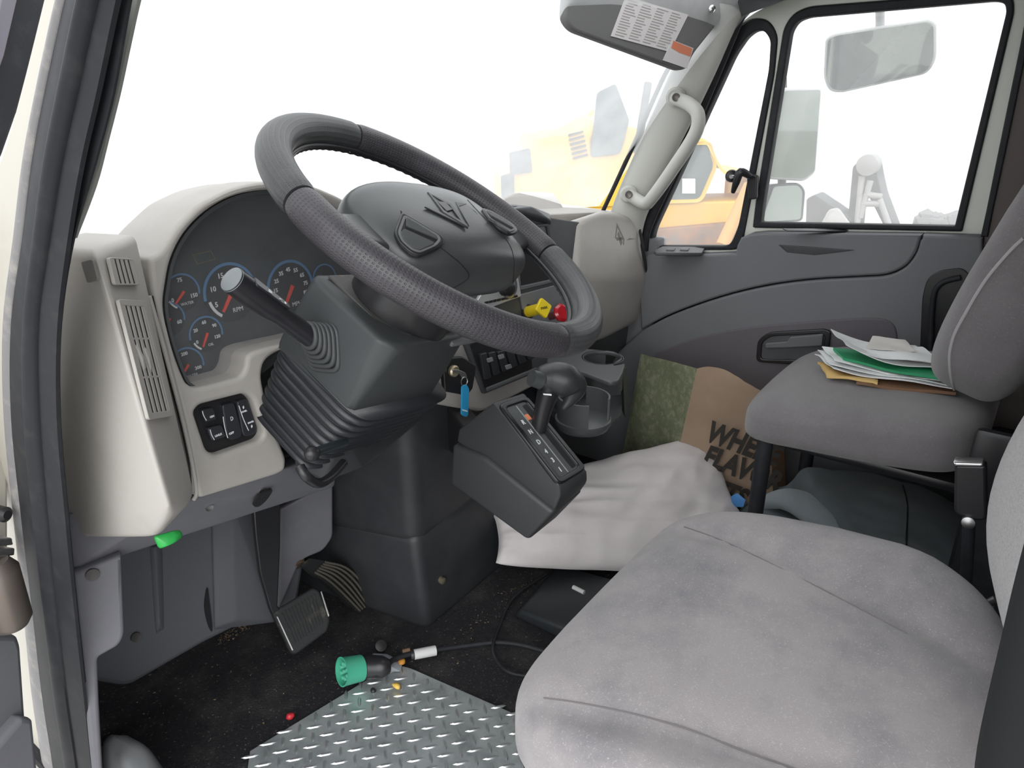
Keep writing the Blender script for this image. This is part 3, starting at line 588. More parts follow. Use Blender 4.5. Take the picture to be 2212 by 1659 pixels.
plate('emblem_bar', FG2, [[(1331, 513), (1346, 512), (1346, 518), (1332, 520)]], .002, groove, pod, bev=.0004, off=.0014)
plate('wing_crease', FG2, [[(1280, 536), (1304, 524), (1318, 526), (1336, 552), (1347, 572), (1340, 562), (1314, 532), (1300, 529)]], .0015, groove, pod, bev=.0003, off=.001)
plate('wing_crease', FG2, [[(1353, 519), (1360, 514), (1374, 516), (1360, 518)]], .0015, groove, pod, bev=.0003, off=.001)
tube('pod_side_seam', [U(1378, 478, y=.93), U(1390, 540, y=.90), U(1400, 620, y=.90)], .004, slotm, dash, n=8)
hull('pod_side_trim', [U(1376, 474, y=.95), U(1392, 482, y=.95), U(1418, 620, y=.93), U(1412, 690, y=.93), U(1394, 700, y=.95), U(1392, 480, y=1.05), U(1415, 690, y=1.05), U(1376, 474, y=1.05)], lilac, dash, bev=.006)
hull('lower_pod', [U(1200, 745, y=.99), U(1290, 735, y=.96), U(1385, 690, y=.95), U(1383, 760, y=.96), U(1360, 800, y=.99), U(1210, 830, y=1.02), U(1200, 745, y=1.1), U(1385, 700, y=1.1), U(1370, 790, y=1.1)], dgrey, dash, bev=.012)

# ignition plate and key
FI = FR((.78, .90, .55), (-.12, -1, .1))
plate('ignition_plate', FI, [rnd([(956, 775), (1000, 770), (1030, 790), (1022, 840), (1010, 855), (962, 846)], [6, 4, 4, 4, 4, 6])], .012, black, dash, bev=.003, off=.010)
lathe('ignition_lock', FI.P(978, 801, .012), FI.n, [(.012, 0), (.012, .006), (.009, .009), (.004, .007)], mat('brass', (.55, .47, .32), .3, .8), dash, n=20)
kg = empty('ignition_key', FI.P(985, 801, .02), 'metal ignition key with a bright blue plastic tag hanging from the ignition lock', 'key')
k0 = FI.P(981, 801, .016)
plate('key_bow', FI, [rnd([(978, 798), (992, 799), (1006, 805), (1010, 815), (1000, 818), (992, 806), (978, 805)], 3)], .003, steel, kg, bev=.0006, off=.022)
rc = FI.p(1003, 824, .024); ringp = [FI.w(rc[0]+.0085*math.cos(t*math.pi/8), rc[1]+.0085*math.sin(t*math.pi/8), .024) for t in range(16)]
tube('key_ring', ringp, .0012, steel, kg, closed=True, smooth=False, n=6)
bt = plate('blue_tag', FI, [rnd([(998, 834), (1008, 830), (1014, 840), (1012, 896), (1008, 902), (997, 896)], 4)], .004, mat('tag_blue', (.03, .33, .62), .35), kg, bev=.001, off=.026)
plate('tag_mark', FI, [[(999, 884), (1010, 887), (1010, 890), (999, 887)]], .0004, whitep, bt, bev=0, off=.0263)

# ================================================================== STEERING COLUMN
WN = V((.2142, -.4866, .847)).normalized(); WC = V((.4355, .646, .945))
FW_ = FR(WC, WN, u=(1, 0, 0))
sc_ = empty('steering_column', WC-WN*.4, 'dark grey steering column housing with ribbed rubber boot and lever below the wheel', 'steering column')
colm = mat('column_grey', (.048, .053, .056), .5, bump=(900, .25, .0006), var=(15, (.045, .048, .05), .4, .8))
hs = hull('housing', [(-.100, .070, -.130), (-.088, .080, -.13), (.085, .080, -.135), (.095, -.070, -.135), (-.085, -.082, -.122), (-.104, -.06, -.126),
                      (-.102, .078, -.252), (.085, .078, -.245), (.085, -.078, -.245), (-.098, -.072, -.245)], colm, sc_, bev=.010, fr=FW_)
plate('housing_seam', FW_, [[(-.075, -.06), (.085, -.06), (.085, .07), (-.075, .07)]], .004, mat('dusty_grey', (.09, .09, .085), .7, var=(60, (.20, .18, .14), .6, .75)), sc_, bev=.001, px=False, off=-.126)
lathe('hub_collar', FW_.w(0.005, .0, -.02), -WN, [(.062, 0), (.066, .05), (.074, .09), (.074, .118)], black, sc_, n=40)
box('column_shelf', (.05, -.078, -.145), (.15, .07, -.137), mgrey, sc_, bev=.002, fr=FW_)
# boot: ribbed rounded-square rings
def rsq(w_, h_, off, cx, cy, n=40, e=.35):
    return [FW_.w(cx+sgn(math.cos(2*math.pi*i/n), e)*w_, cy+sgn(math.sin(2*math.pi*i/n), e)*h_, off) for i in range(n)]
rings = []
for i in range(145):
    t = i/144; w_ = .106-.030*t; rib = .0075*abs(math.cos(math.pi*9*t))**.7-.004
    rings.append(rsq(w_+rib, w_*.86+rib, -.238-.142*t, .008-.01*t, -.005+.02*t))
bootm = mat('boot_rubber', (.022, .024, .028), .38, bump=(200, .1))
loft('boot', rings, bootm, sc_, ang=180)
# left stalk with its square boot
stk = empty('turn_signal_lever', FW_.w(-.105, -.01, -.19), parent=sc_)
s0 = U(694, 742, d=.86); tt = bvh(hs); hh = hit(tt, 700, 750); s0 = hh[0]; sN = hh[1]
s1 = C0+ray(500, 603)*((s0-C0).dot(FW)*.86/FPX)
gl = mat('stalk_black', (.02, .02, .024), .3, bump=(500, .1, .0004))
dv = (s1-s0)
tube('stalk', [s0+dv*.03, s0+dv*.35, s0+dv*.5, s0+dv*.62, s0+dv*.8, s0+dv], [.0130, .0128, .0128, .0155, .0163, .0155], gl, stk, n=28, sub=4)
dn = dv.normalized(); lathe('stalk_cap', s1-dn*.002, dn, [(.0158, 0), (.0150, .0025), (.011, .0045), (.002, .0050)], mat('stalk_cap_grey', (.20, .22, .23), .45), stk, n=28)
sdN = FR(s1, (C0-s1), u=dv)
upw = (UPV-dn*UPV.dot(dn)).normalized()
tow = (C0-s1).normalized(); tow = (tow-dn*tow.dot(dn)).normalized()
FSk = FR(s0+dv*.7+(upw*.75+tow*.66).normalized()*.0158, (upw*.75+tow*.66), u=-dv)
plate('wiper_ring', FSk, [rnd([(-.03, -.007), (.03, -.005), (.03, .005), (-.03, .007)], .004)], .003, gl, stk, bev=.001, px=False, off=.001)
for x_, sz in ((-.006, .0075), (.012, .005), (.020, .006)): text('wiper_symbol', {-.006: 'D', .012: 'l', .020: 'o'}[x_], FSk, (x_, -.001), sz, whitep, stk, px=False, off=.0016, rot=math.pi/2, bold=.0002)
fb = FR(s0, sN, u=dn)
for k in range(6):
    h_ = .036-.0035*k
    pts = [fb.w(sgn(math.cos(2*math.pi*i/32), .4 + .1*k)*h_*.82+.012*k*.3, sgn(math.sin(2*math.pi*i/32), .4+.1*k)*h_*.72, .002+.005*k) for i in range(32)]
    tube('boot_fold', pts, .0038, colm, stk, closed=True, smooth=False, n=8)
loft('stalk_boot', [[fb.w(sgn(math.cos(2*math.pi*i/32), .5)*(.034-.0035*k)*.82+.0036*k, sgn(math.sin(2*math.pi*i/32), .5)*(.034-.0035*k)*.72, .001+.005*k) for i in range(32)] for k in range(7)], colm, stk)
# tilt lever and hook under the boot
tl0 = U(745, 955, y=.70); tl1 = U(674, 980, y=.66)
lv = tube('tilt_lever', [tl0, tl1], .0062, mat('lever_teal_black', (.02, .03, .034), .35), sc_, n=14, smooth=False)
lathe('lever_ball', tl1-V((0, 0, 0)), tl1-tl0, [(.004, -.010), (.008, -.006), (.0098, 0), (.008, .006), (.003, .010)], black, lv, n=24, ang=180)
tube('release_loop', [U(648, 1008, y=.70), U(662, 1030, y=.69), U(688, 1044, y=.70), U(715, 1030, y=.71), U(742, 1000, y=.73)], .0065, black, sc_, n=12)
hull('column_foot', [U(620, 880, y=.84), U(740, 930, y=.74), U(860, 890, y=.80), U(930, 850, y=.88), U(920, 900, y=.86), U(790, 1010, y=.76), U(700, 1040, y=.78), U(640, 1010, y=.82), U(620, 900, y=.95), U(900, 880, y=.98), U(690, 1020, y=.95)], mat('column_foot_grey', (.03, .032, .036), .45), sc_, bev=.008)
plate('data_plate', FI, [[(905, 845), (930, 838), (932, 868), (905, 882)]], .002, mat('foil', (.55, .55, .52), .35, .5), sc_, bev=.0005, off=.02)

# ================================================================== STEERING WHEEL
sw = empty('steering_wheel', WC, 'large black steering wheel with a perforated leather cover over the gauge cluster', 'steering wheel')
def leather(name, col, perf):
    m = mat(name, col, .42, bump=(350, .3, .0006), var=(14, tuple(c*1.5 for c in col), .45, .8)); N = m.node_tree.nodes; L = m.node_tree.links
    if perf:
        uv = N.new('ShaderNodeUVMap'); uv.uv_map = 'arc'; br = N.new('ShaderNodeVectorMath'); br.operation = 'FRACTION'; L.new(uv.outputs[0], br.inputs[0])
        ds = N.new('ShaderNodeVectorMath'); ds.operation = 'DISTANCE'; ds.inputs[1].default_value = (.5, .5, 0); L.new(br.outputs[0], ds.inputs[0])
        mp = N.new('ShaderNodeMapRange'); mp.inputs[1].default_value = perf-.06; mp.inputs[2].default_value = perf+.06; L.new(ds.outputs['Value'], mp.inputs[0])
        b2 = N.new('ShaderNodeBump'); b2.inputs['Distance'].default_value = .0007; b2.inputs['Strength'].default_value = .9
        L.new(mp.outputs[0], b2.inputs['Height']); bs = [n for n in N if n.type == 'BUMP' and n != b2][0]
        L.new(bs.outputs[0], b2.inputs['Normal']); L.new(b2.outputs[0], N['Principled BSDF'].inputs['Normal'])
    return m
l1 = leather('leather_perforated', (.043, .040, .046), .22); l2 = leather('leather_grip', (.050, .052, .055), .36)
def arcpanel(name, a0, a1, m, su, sv):
    rings = []; nA = 40; nB = 28; uvs = []
    for i in range(nA+1):
        t = i/nA; a = math.radians(a0+(a1-a0)*t); e = min(t, 1-t)*nA
        r = .0212-(.0016 if e < .5 else 0)
        R_ = []
        for j in range(nB):
            b = 2*math.pi*j/nB; rad = .2265+r*math.cos(b)
            R_.append(FW_.w(rad*math.cos(a), rad*math.sin(a), r*math.sin(b)))
        rings.append(R_)
    bm = bmesh.new(); RR = [[bm.verts.new(p) for p in r] for r in rings]; uvl = bm.loops.layers.uv.new('arc')
    for i in range(nA):
        for j in range(nB):
            j2 = (j+1) % nB; f = bm.faces.new((RR[i][j], RR[i][j2], RR[i+1][j2], RR[i+1][j]))
            for lp, (p, q) in zip(f.loops, ((i, j), (i, j+1), (i+1, j+1), (i+1, j))):
                lp[uvl].uv = (p/nA*math.radians(a1-a0)*.2265*su, q/nB*2*math.pi*.0212*sv)
    bm.faces.new(RR[0]); bm.faces.new(RR[-1])
    return bm2(name, bm, m, sw, ang=60)
arcpanel('rim_cover', 171.5, 262, l1, 200, 260)
arcpanel('rim_cover', 263, 345, l2, 420, 160)
arcpanel('rim_cover', 346, 440, l1, 200, 260)
arcpanel('rim_cover', 441, 530.5, l2, 420, 160)
seampts = [FW_.w(.206*math.cos(t*math.pi/36), .206*math.sin(t*math.pi/36), -.010) for t in range(72)]
tube('inner_seam', seampts, .0035, black, sw, closed=True, smooth=False, n=8)
tube('lacing', [FW_.w(.2045*math.cos(t*math.pi/90), .2045*math.sin(t*math.pi/90), -.015+.0012*(t % 2)) for t in range(180)], .0016, rubber, sw, closed=True, smooth=False, n=6)
padm = mat('hub_plastic', (.065, .070, .072), .33, bump=(120, .12, .0008), var=(10, (.05, .052, .055), .4, .8))
def hubfn(q, x, y, z):
    if z > 0: q.z -= .012*x*x
    q.z -= .006*max(0, -y); return q
pad = sell('hub_pad', FW_, (.0, -.004, -.012), (.150, .082, .046), .55, .5, padm, sw, nu=30, nv=60, fn=hubfn)
for s in (-1, 1):
    hull('spoke', [(s*.10, .030, -.002), (s*.222, .016, .004), (s*.222, -.020, .002), (s*.10, -.050, -.006), (s*.10, .030, -.035), (s*.222, .014, -.014), (s*.222, -.018, -.014), (s*.10, -.05, -.04)], padm, sw, bev=.006, fr=FW_)
hull('hub_back', [(-.10, .06, -.05), (.10, .06, -.05), (.10, -.06, -.05), (-.10, -.06, -.05), (-.07, .05, -.085), (.07, .05, -.085), (.07, -.05, -.085), (-.07, -.05, -.085)], black, sw, bev=.01, fr=FW_)
hb = bvh(pad)
seam('pad_seam', pad, [(975, 625), (1012, 600), (1000, 575), (965, 545), (880, 480), (866, 456)], .0011, slotm, sw, off=-.0004)
seam('pad_seam', pad, [(1108, 612), (1110, 560), (1095, 520), (1050, 475), (1010, 432)], .0011, slotm, sw, off=-.0004)
def hubframe(px, py):
    for k in range(30):
        h = hit(hb, px, py+k*2)
        if h: break
    n_ = h[1] if h[1].dot(C0-h[0]) > 0 else -h[1]; return FR(h[0], n_)
fh = hubframe(967, 448); fh = FR(fh.o, WN)
hgm = mat('hub_mark', (.025, .027, .03), .4)
plate('emblem', fh, [[(924, 414), (976, 440), (1012, 490), (958, 458)], [(933, 421), (972, 443), (997, 477), (960, 454)]], .003, hgm, sw, bev=.0006, off=.002)
plate('emblem', fh, [[(944, 434), (962, 436), (978, 452), (966, 456)]], .003, hgm, sw, bev=.0006, off=.002)
plate('emblem', fh, [[(918, 446), (930, 446), (1005, 486), (1012, 492)]], .002, hgm, sw, bev=.0004, off=.001)
plate('emblem', fh, [[(984, 436), (1008, 440), (992, 445), (1014, 488)]], .002, hgm, sw, bev=.0004, off=.001)
for pts, c in (([(868, 456), (900, 474), (956, 508), (962, 520), (950, 534), (908, 552), (888, 545), (862, 522), (852, 500)], (905, 505)),
               ([(1040, 447), (1064, 455), (1108, 482), (1122, 498), (1104, 505), (1078, 490), (1054, 468)], (1080, 478))):
    f = hubframe(*c)
    if c[0] > 1000: f = FR(FW_.w(0, 0, .030), WN)
    pr = plate('button_pod', f, [rnd(pts, 8)], .006, black, sw, bev=.002, off=.004)
    cx, cy = c
    inn = [(cx+(a-cx)*.74, cy+(b-cy)*.74) for a, b in pts]
    plate('pod_rim', f, [rnd([(cx+(a-cx)*.86, cy+(b-cy)*.86) for a, b in pts], 7), rnd(inn, 6)], .002, mgrey, pr, bev=.0006, off=.0052)
    u_ = [p for p in inn if True]
    k0_ = len(inn)//2
    plate('button', f, [rnd([inn[0], inn[1], inn[2], inn[3], ((inn[0][0]+inn[-1][0])/2+6, (inn[0][1]+inn[-1][1])/2+2)], 3)], .003, colm, pr, bev=.0008, off=.0062)
    plate('button', f, [rnd([((inn[0][0]+inn[-1][0])/2+2, (inn[0][1]+inn[-1][1])/2+8)]+[(inn[3][0]-10, inn[3][1]+6)]+inn[4:], 3)], .003, colm, pr, bev=.0008, off=.0062)

# ================================================================== GEAR SELECTOR
gs = empty('gear_selector', (.72, .75, .3), 'dark grey automatic gear selector console with a black lever hanging from the dash centre', 'gear selector')
XL = .655
def Lf(a, b): return U(a, b, x=XL)
def Rt(a, b, like): return U(a, b, y=like.y)
A1, A2 = Lf(1066, 870), Lf(1208, 1050)
B2 = Rt(1268, 1018, A2); B1 = B2+(A1-A2)
A3, A4, A5, A6 = Lf(1140, 1168), Lf(976, 1042), Lf(988, 930), Lf(1185, 1140)
wx = B2.x-A2.x
up_pts = [A1, A2, B1, B2, Lf(988, 925), Lf(1188, 1105)]
consm = mat('console_grey', (.042, .044, .046), .5, bump=(900, .25, .0006))
hull('console_upper', [A1, A2, B1, B2, A5+V((.004, 0, 0)), A5+V((wx-.005, 0, 0)), Lf(984, 955)+V((.004, 0, 0)), Lf(984, 955)+V((wx, 0, 0)), Lf(1192, 1112)+V((.004, 0, 0)), Lf(1192, 1112)+V((wx-.004, 0, 0)), A2+V((.002, -.002, -.02)), B2+V((0, -.002, -.02))], consm, gs, bev=.010, seg=4)
hull('console_lower', [Lf(980, 958)-V((.006, 0, 0)), Lf(980, 958)+V((wx+.006, 0, 0)), Lf(974, 1045)-V((.004, 0, 0)), Lf(974, 1045)+V((wx+.004, 0, 0)), Lf(1140, 1168)-V((.002, 0, 0)), Lf(1140, 1168)+V((wx, 0, 0)), Lf(1200, 1105)-V((.006, 0, 0)), Lf(1200, 1105)+V((wx+.006, 0, 0)), Lf(1050, 985)-V((.006, 0, 0)), Lf(1050, 985)+V((wx, 0, 0))], consm, gs, bev=.009, seg=4)
hull('console_mount', [(.74, .86, .38), (.80, .86, .38), (.74, .86, .46), (.80, .86, .46), (.80, 1.0, .38), (.85, 1.0, .38), (.80, 1.0, .50), (.85, 1.0, .50)], black, gs, bev=.01)
gn = (A2-A1).cross(B1-A1); gn = gn if gn.dot(C0-A1) > 0 else -gn
FGt = FR(A1, gn, u=(B1-A1))
gc = [(1078, 872), (1138, 852), (1268, 1012), (1212, 1046)]
gq = lambda s, t: quad(gc, s, t)
gp = plate('gate_bezel', FGt, [rnd([gq(-.02, .0), gq(1.0, .0), gq(1.02, 1), gq(-.02, 1)], 14), rnd([gq(.12, .06), gq(.86, .06), gq(.86, .94), gq(.12, .94)], 8)], .010, mat('gloss_black', (.012, .012, .014), .32), gs, bev=.003, off=.005)
plate('gate_plate', FGt, [rnd([gq(.08, .04), gq(.90, .04), gq(.90, .96), gq(.08, .96)], 6)], .004, dgrey, gs, bev=0, off=.002)
plate('gate_slot', FGt, [rnd([gq(.62, .1), gq(.78, .1), gq(.78, .92), gq(.62, .92)], 3)], .001, slotm, gs, bev=0, off=.0026)
plate('gate_line', FGt, [rnd([gq(.43, .08), gq(.455, .08), gq(.455, .93), gq(.43, .93)], 1)], .001, mat('line_grey', (.35, .36, .36), .5), gs, bev=0, off=.0026)
for s_, t_ in (('R', .27), ('N', .39), ('D', .52), ('4', .64), ('3', .75), ('1', .87)):
    text('gear_mark', s_, FGt, gq(.28, t_), .013, whitep, gs, off=.003, bold=.0003)
plate('position_marker', FGt, [rnd([gq(.48, .20), gq(.60, .20), gq(.60, .27), gq(.48, .27)], 2)], .002, mat('marker_orange', (.75, .22, .08), .4), gs, bev=.0005, off=.0032)
sh = empty('shift_lever', FGt.P(1163, 925, 0), parent=gs)
dsh = (FGt.P(1163, 925)-C0).dot(FW)
def S(a, b, k=0): return C0+ray(a, b)*((dsh-k)/FPX)
tube('stem', [S(1163, 930), S(1172, 890, .01), S(1182, 855, .02), S(1192, 830, .03)], [.014, .016, .019, .021], black, sh, n=20)
tube('knob', [S(1158, 822, .03), S(1170, 818, .03), S(1195, 816, .03), S(1220, 822, .03), S(1238, 838, .02), S(1232, 862, .02), S(1215, 885, .02)], [.010, .0225, .029, .031, .026, .013, .004], mat('knob_black', (.03, .032, .034), .38, bump=(300, .15)), sh, n=28, ang=180)
tube('thumb_button', [S(1168, 822, .045), S(1148, 816, .055)], [.016, .0145], mat('button_grey', (.06, .065, .068), .3), sh, n=24, smooth=False)
fk = FR(S(1183, 852, .045), C0-S(1183, 852)); plate('knob_print', fk, [rnd([(1173, 850), (1191, 851), (1192, 855), (1174, 853)], 1)], .0006, whitep, sh, bev=0, off=.0005)

# ================================================================== CUP HOLDER
ch = empty('cup_holder', (1.1, .8, .4), 'dark grey plastic double cup holder bolted below the glovebox pod', 'cup holder')
cupm = mat('cup_grey', (.075, .08, .083), .4, bump=(700, .2, .0005))
FT = FR((1.1, .8, .545), (0, 0, 1), u=(1, 0, 0))
c1 = FT.p(1302, 772); c2 = FT.p(1262, 842)
def circ(c, r, n=36): return [(c[0]+r*math.cos(2*math.pi*i/n), c[1]+r*math.sin(2*math.pi*i/n)) for i in range(n)]
def pw(a, b): return FT.p(a, b)
out = rnd([pw(1180, 775), pw(1200, 760), pw(1255, 752), pw(1325, 758), pw(1350, 770), pw(1322, 790), pw(1352, 784), pw(1345, 805), pw(1336, 822), pw(1318, 826), pw(1250, 800), pw(1190, 812)], .012)
plate('top_flange', FT, [out, circ(c1, .043)], .010, cupm, ch, bev=.003, px=False)
def cwall(name, c, r, z0, z1, a0, a1, th=.004, n=30):
    rings = []
    for i in range(n+1):
        a = math.radians(a0+(a1-a0)*i/n); d = V((math.cos(a), math.sin(a), 0)); o = FT.w(c[0], c[1])
        rings.append([V((o.x, o.y, z))+d*q for q, z in ((r, z0), (r+th, z0), (r+th, z1), (r, z1))])
    return loft(name, rings, cupm, ch, ang=30)
cwall('cup_wall', c1, .044, .47, .545, 20, 335)
cwall('cup_wall', c2, .050, .482, .532, 60, 222)
cwall('cup_wall', c2, .050, .482, .532, 285, 385)
lathe('cup_floor', (FT.w(*c2).x, FT.w(*c2).y, .473), (0, 0, 1), [(.052, -.010), (.058, 0), (.058, .010), (.05, .012)], cupm, ch, n=40)
hull('cup_body', [U(1185, 800, y=.92), U(1210, 790, y=.86), U(1200, 895, y=.90), U(1235, 900, y=.84), U(1165, 790, y=.98), U(1150, 880, y=1.0), U(1290, 880, y=.97), U(1290, 790, y=1.0)], cupm, ch, bev=.01)
hull('cup_base', [U(1190, 880, y=.90), U(1225, 908, y=.82), U(1270, 922, y=.78), U(1320, 915, y=.75), U(1345, 895, y=.77), U(1350, 850, y=.85), U(1180, 865, y=.98), U(1225, 925, y=.83), U(1310, 930, y=.765), U(1190, 900, y=.92)], cupm, ch, bev=.006)
hull('cup_side', [U(1355, 790, y=.80), U(1345, 800, y=.79), U(1350, 905, y=.80), U(1358, 880, y=.82), U(1340, 880, y=.90), U(1345, 790, y=.93)], cupm, ch, bev=.003)
tube('cup_hook', [U(1238, 833, y=.78), U(1262, 833, y=.77), U(1275, 845, y=.765)], .005, mat('hook_grey', (.2, .21, .21), .3), ch, n=10)
hull('catch', [U(1238, 798, y=.82), U(1262, 794, y=.80), U(1270, 806, y=.80), U(1245, 812, y=.82), U(1240, 800, y=.84), U(1268, 800, y=.82)], dgrey, ch, bev=.002)

# ================================================================== ENGINE COVER, PEDALS
ec = empty('engine_cover', (.85, 1.0, 0), 'black moulded engine cover rising from the cab floor beside the pedals', 'engine cover')
hull('cover_body', [(.655, .942, .20), (.66, .95, .70), (.60, 1.22, .18), (.62, 1.22, .70), (1.18, .975, .20), (1.18, .99, .70), (1.18, 1.35, .2), (1.18, 1.3, .7), (.60, 1.35, .2), (.63, 1.3, .7)], tunnelm, ec, bev=.045, seg=7)
hull('cover_skirt', [(.655, .925, -.01), (.655, .945, .235), (.60, 1.24, -.01), (.605, 1.24, .215), (1.25, .94, -.01), (1.22, .965, .235), (1.25, 1.4, -.01), (1.22, 1.4, .2), (.60, 1.4, 0), (.6, 1.4, .2)], tunnelm, ec, bev=.022, seg=5)
lathe('clip', U(955, 1254, y=.93), (-.1, -1, 0), [(.008, -.01), (.008, .004), (.004, .006)], mat('old_brass', (.16, .14, .10), .6, .4), ec, n=12)
pedm = mat('pedal_rubber', (.026, .027, .028), .65, spec=.25, bump=(200, .3), var=(40, (.09, .08, .065), .55, .7))
bp_ = empty('brake_pedal', U(655, 1330, y=1.06), 'wide worn black rubber brake pedal on a flat hanging arm', 'pedal')
FBr = FR(U(650, 1340, y=1.05), (-.30, -.62, .72), u=(.9, -.25, .12))
plate('pad', FBr, [rnd([(586, 1322), (676, 1268), (690, 1274), (714, 1338), (708, 1362), (640, 1412), (628, 1410)], [6, 6, 8, 6, 6, 6, 8])], .022, pedm, bp_, bev=.005, off=.008)
plate('metal_edge', FBr, [[(597, 1332), (600, 1331), (634, 1404), (631, 1405)]], .002, steel, bp_, bev=.0004, off=.0095)
plate('metal_edge', FBr, [[(692, 1278), (695, 1277), (712, 1330), (709, 1332)]], .002, steel, bp_, bev=.0004, off=.0095)
for k in range(11):
    t = (k+1)/12; plate('grip_rib', FBr, [[quad([(600, 1322), (684, 1276), (704, 1346), (634, 1396)], t-.012, .06), quad([(600, 1322), (684, 1276), (704, 1346), (634, 1396)], t+.012, .06), quad([(600, 1322), (684, 1276), (704, 1346), (634, 1396)], t+.012, .96), quad([(600, 1322), (684, 1276), (704, 1346), (634, 1396)], t-.012, .96)]], .0025, pedm, bp_, bev=.0006, off=.0095)
FAr = FR(U(585, 1220, y=1.10), (-.2, -.97, .1))
plate('arm', FAr, [rnd([(546, 1080), (606, 1060), (606, 1180), (600, 1310), (620, 1330), (594, 1338), (584, 1318), (562, 1240), (552, 1160)], [0, 0, 10, 4, 4, 6, 6, 10, 10])], .014, black, bp_, bev=.003, off=.01)
ap = empty('accelerator_pedal', U(730, 1270, y=1.12), 'small curved ribbed accelerator pedal beside the engine cover', 'pedal')
pb = [(U(652, 1218, y=1.13), U(668, 1206, y=1.135)), (U(676, 1240, y=1.12), U(704, 1212, y=1.13)), (U(700, 1256, y=1.11), U(748, 1222, y=1.12)), (U(730, 1282, y=1.10), U(782, 1252, y=1.11)), (U(772, 1322, y=1.09), U(806, 1298, y=1.10))]
loft('plate', [[a, b, b+V((0, .012, -.008)), a+V((0, .012, -.008))] for a, b in pb], pedm, ap, ang=60)
for k in range(6):
    t = (k+.7)/6.4; tube('rib', [a.lerp(b, t)+V((-.001, -.004, .003)) for a, b in pb[1:]], .0028, mat('pedal_rib', (.11, .10, .085), .5), ap, n=8)
tube('linkage', [U(648, 1222, y=1.14), U(640, 1200, y=1.16), U(655, 1190, y=1.17)], .014, mat('rusty', (.10, .07, .045), .8, .3), ap)

# ================================================================== FLOOR MAT AND CLUTTER
tm = empty('tread_plate_mat', (.45, .6, .004), 'silver diamond tread plate mat lying on the black carpet in front of the driver seat', 'floor mat')
FM = FR((0, 0, .008), (0, 0, 1), u=(1, 0, 0))
mp_ = [FM.p(*p) for p in ((845, 1436), (880, 1440), (1110, 1541), (1330, 1640), (1180, 1900), (420, 1760), (540, 1622))]
mat_poly = rnd([mp_[0], mp_[1], mp_[2], mp_[3], (.55, .40), (.16, .42), (.13, .86), FM.p(540, 1622)], [.02, .02, 0, 0, .02, .02, .02, 0])
plate('sheet', FM, [mat_poly], .006, platem, tm, bev=.001, px=False)
def inside(p, poly):
    c = False; j = len(poly)-1
    for i in range(len(poly)):
        a, b = poly[i], poly[j]
        if (a[1] > p[1]) != (b[1] > p[1]) and p[0] < (b[0]-a[0])*(p[1]-a[1])/(b[1]-a[1])+a[0]: c = not c
        j = i
    return c
bm = bmesh.new(); o0 = V(FM.p(749.5, 1483)); va = V((.0035, -.0335)); vb_ = V((-.036, .0025))
def lug(cx, cy, d, L_, W_, H_):
    d = V(d).normalized(); n_ = V((-d.y, d.x)); vs = []
    for a, b, h in ((-1, 0, 0), (-.5, -1, 0), (.5, -1, 0), (1, 0, 0), (.5, 1, 0), (-.5, 1, 0), (-.6, 0, 1), (-.4, -.45, 1), (.4, -.45, 1), (.6, 0, 1), (.4, .45, 1), (-.4, .45, 1)):
        q = V((cx, cy))+d*a*L_+n_*b*W_; vs.append(bm.verts.new((q.x, q.y, .008+h*H_)))
    for i in range(6): bm.faces.new((vs[i], vs[(i+1) % 6], vs[6+(i+1) % 6], vs[6+i]))
    bm.faces.new(vs[6:])
for i in range(-14, 30):
    for j in range(-22, 26):
        p = o0+va*i+vb_*j
        if inside(p, mat_poly): lug(p.x, p.y, (.014, -.012), .0158, .0034, .0018)
        q = p+(va+vb_)/2
        if inside(q, mat_poly): lug(q.x, q.y, (.012, .014), .0140, .0034, .0018)
lg = bm2('raised_lugs', bm, lugm, tm, ang=20); lg['kind'] = 'stuff'
# green diagnostic connector with its lead
gc0 = U(760, 1447, z=.045); cdir = (U(830, 1440, z=.04)-U(730, 1450, z=.045)).normalized()
cn = empty('diagnostic_plug', gc0, 'round green diagnostic plug on a black cable lying across the corner of the tread plate', 'plug')
gm = mat('plug_green', (.07, .42, .27), .45)
pdir = (-cdir*.86+(C0-gc0).normalized()*.5+V((0,0,-.12))).normalized()
lathe('shell', gc0, pdir, [(.012, -.020), (.0255, -.020), (.0265, .0), (.0275, .018), (.0285, .022), (.0255, .022), (.024, .0), (.024, -.005), (.004, -.005)], gm, cn, n=32, ang=30)
fpn = FR(gc0-pdir*.003, pdir)
for k in range(9):
    r_ = 0 if k == 0 else .0145; a = k*math.pi/4; o_ = fpn.w(r_*math.cos(a), r_*math.sin(a), .003)
    tube('socket', [o_, o_+pdir*.018], .0036, mat('plug_green_pale', (.13, .55, .38), .45), cn, n=10, smooth=False)
tube('body', [gc0-pdir*.018, gc0-pdir*.03, gc0+cdir*.06, gc0+cdir*.075], [.022, .024, .021, .012], black, cn, n=24)
cab = [gc0+cdir*.07, U(850, 1425, z=.03), U(890, 1412, z=.025), U(940, 1404, z=.02), U(1000, 1396, z=.014), U(1070, 1388, z=.014), U(1130, 1394, z=.014), U(1220, 1420, z=.012), U(1300, 1440, z=.01)]
tube('cable', cab, .0052, rubber, cn, n=10)
tube('white_sleeve', [U(894, 1414, z=.026), U(941, 1405, z=.022)], .0105, mat('sleeve_white', (.62, .62, .62), .5), cn, n=18, smooth=False)
tube('sleeve_band', [U(888, 1415, z=.026), U(894, 1414, z=.026)], .0112, black, cn, n=18, smooth=False)
tube('copper_lead', [U(870, 1408, z=.02), U(886, 1404, z=.022)], .005, mat('lead_brown', (.22, .13, .08), .6), cn, n=10)
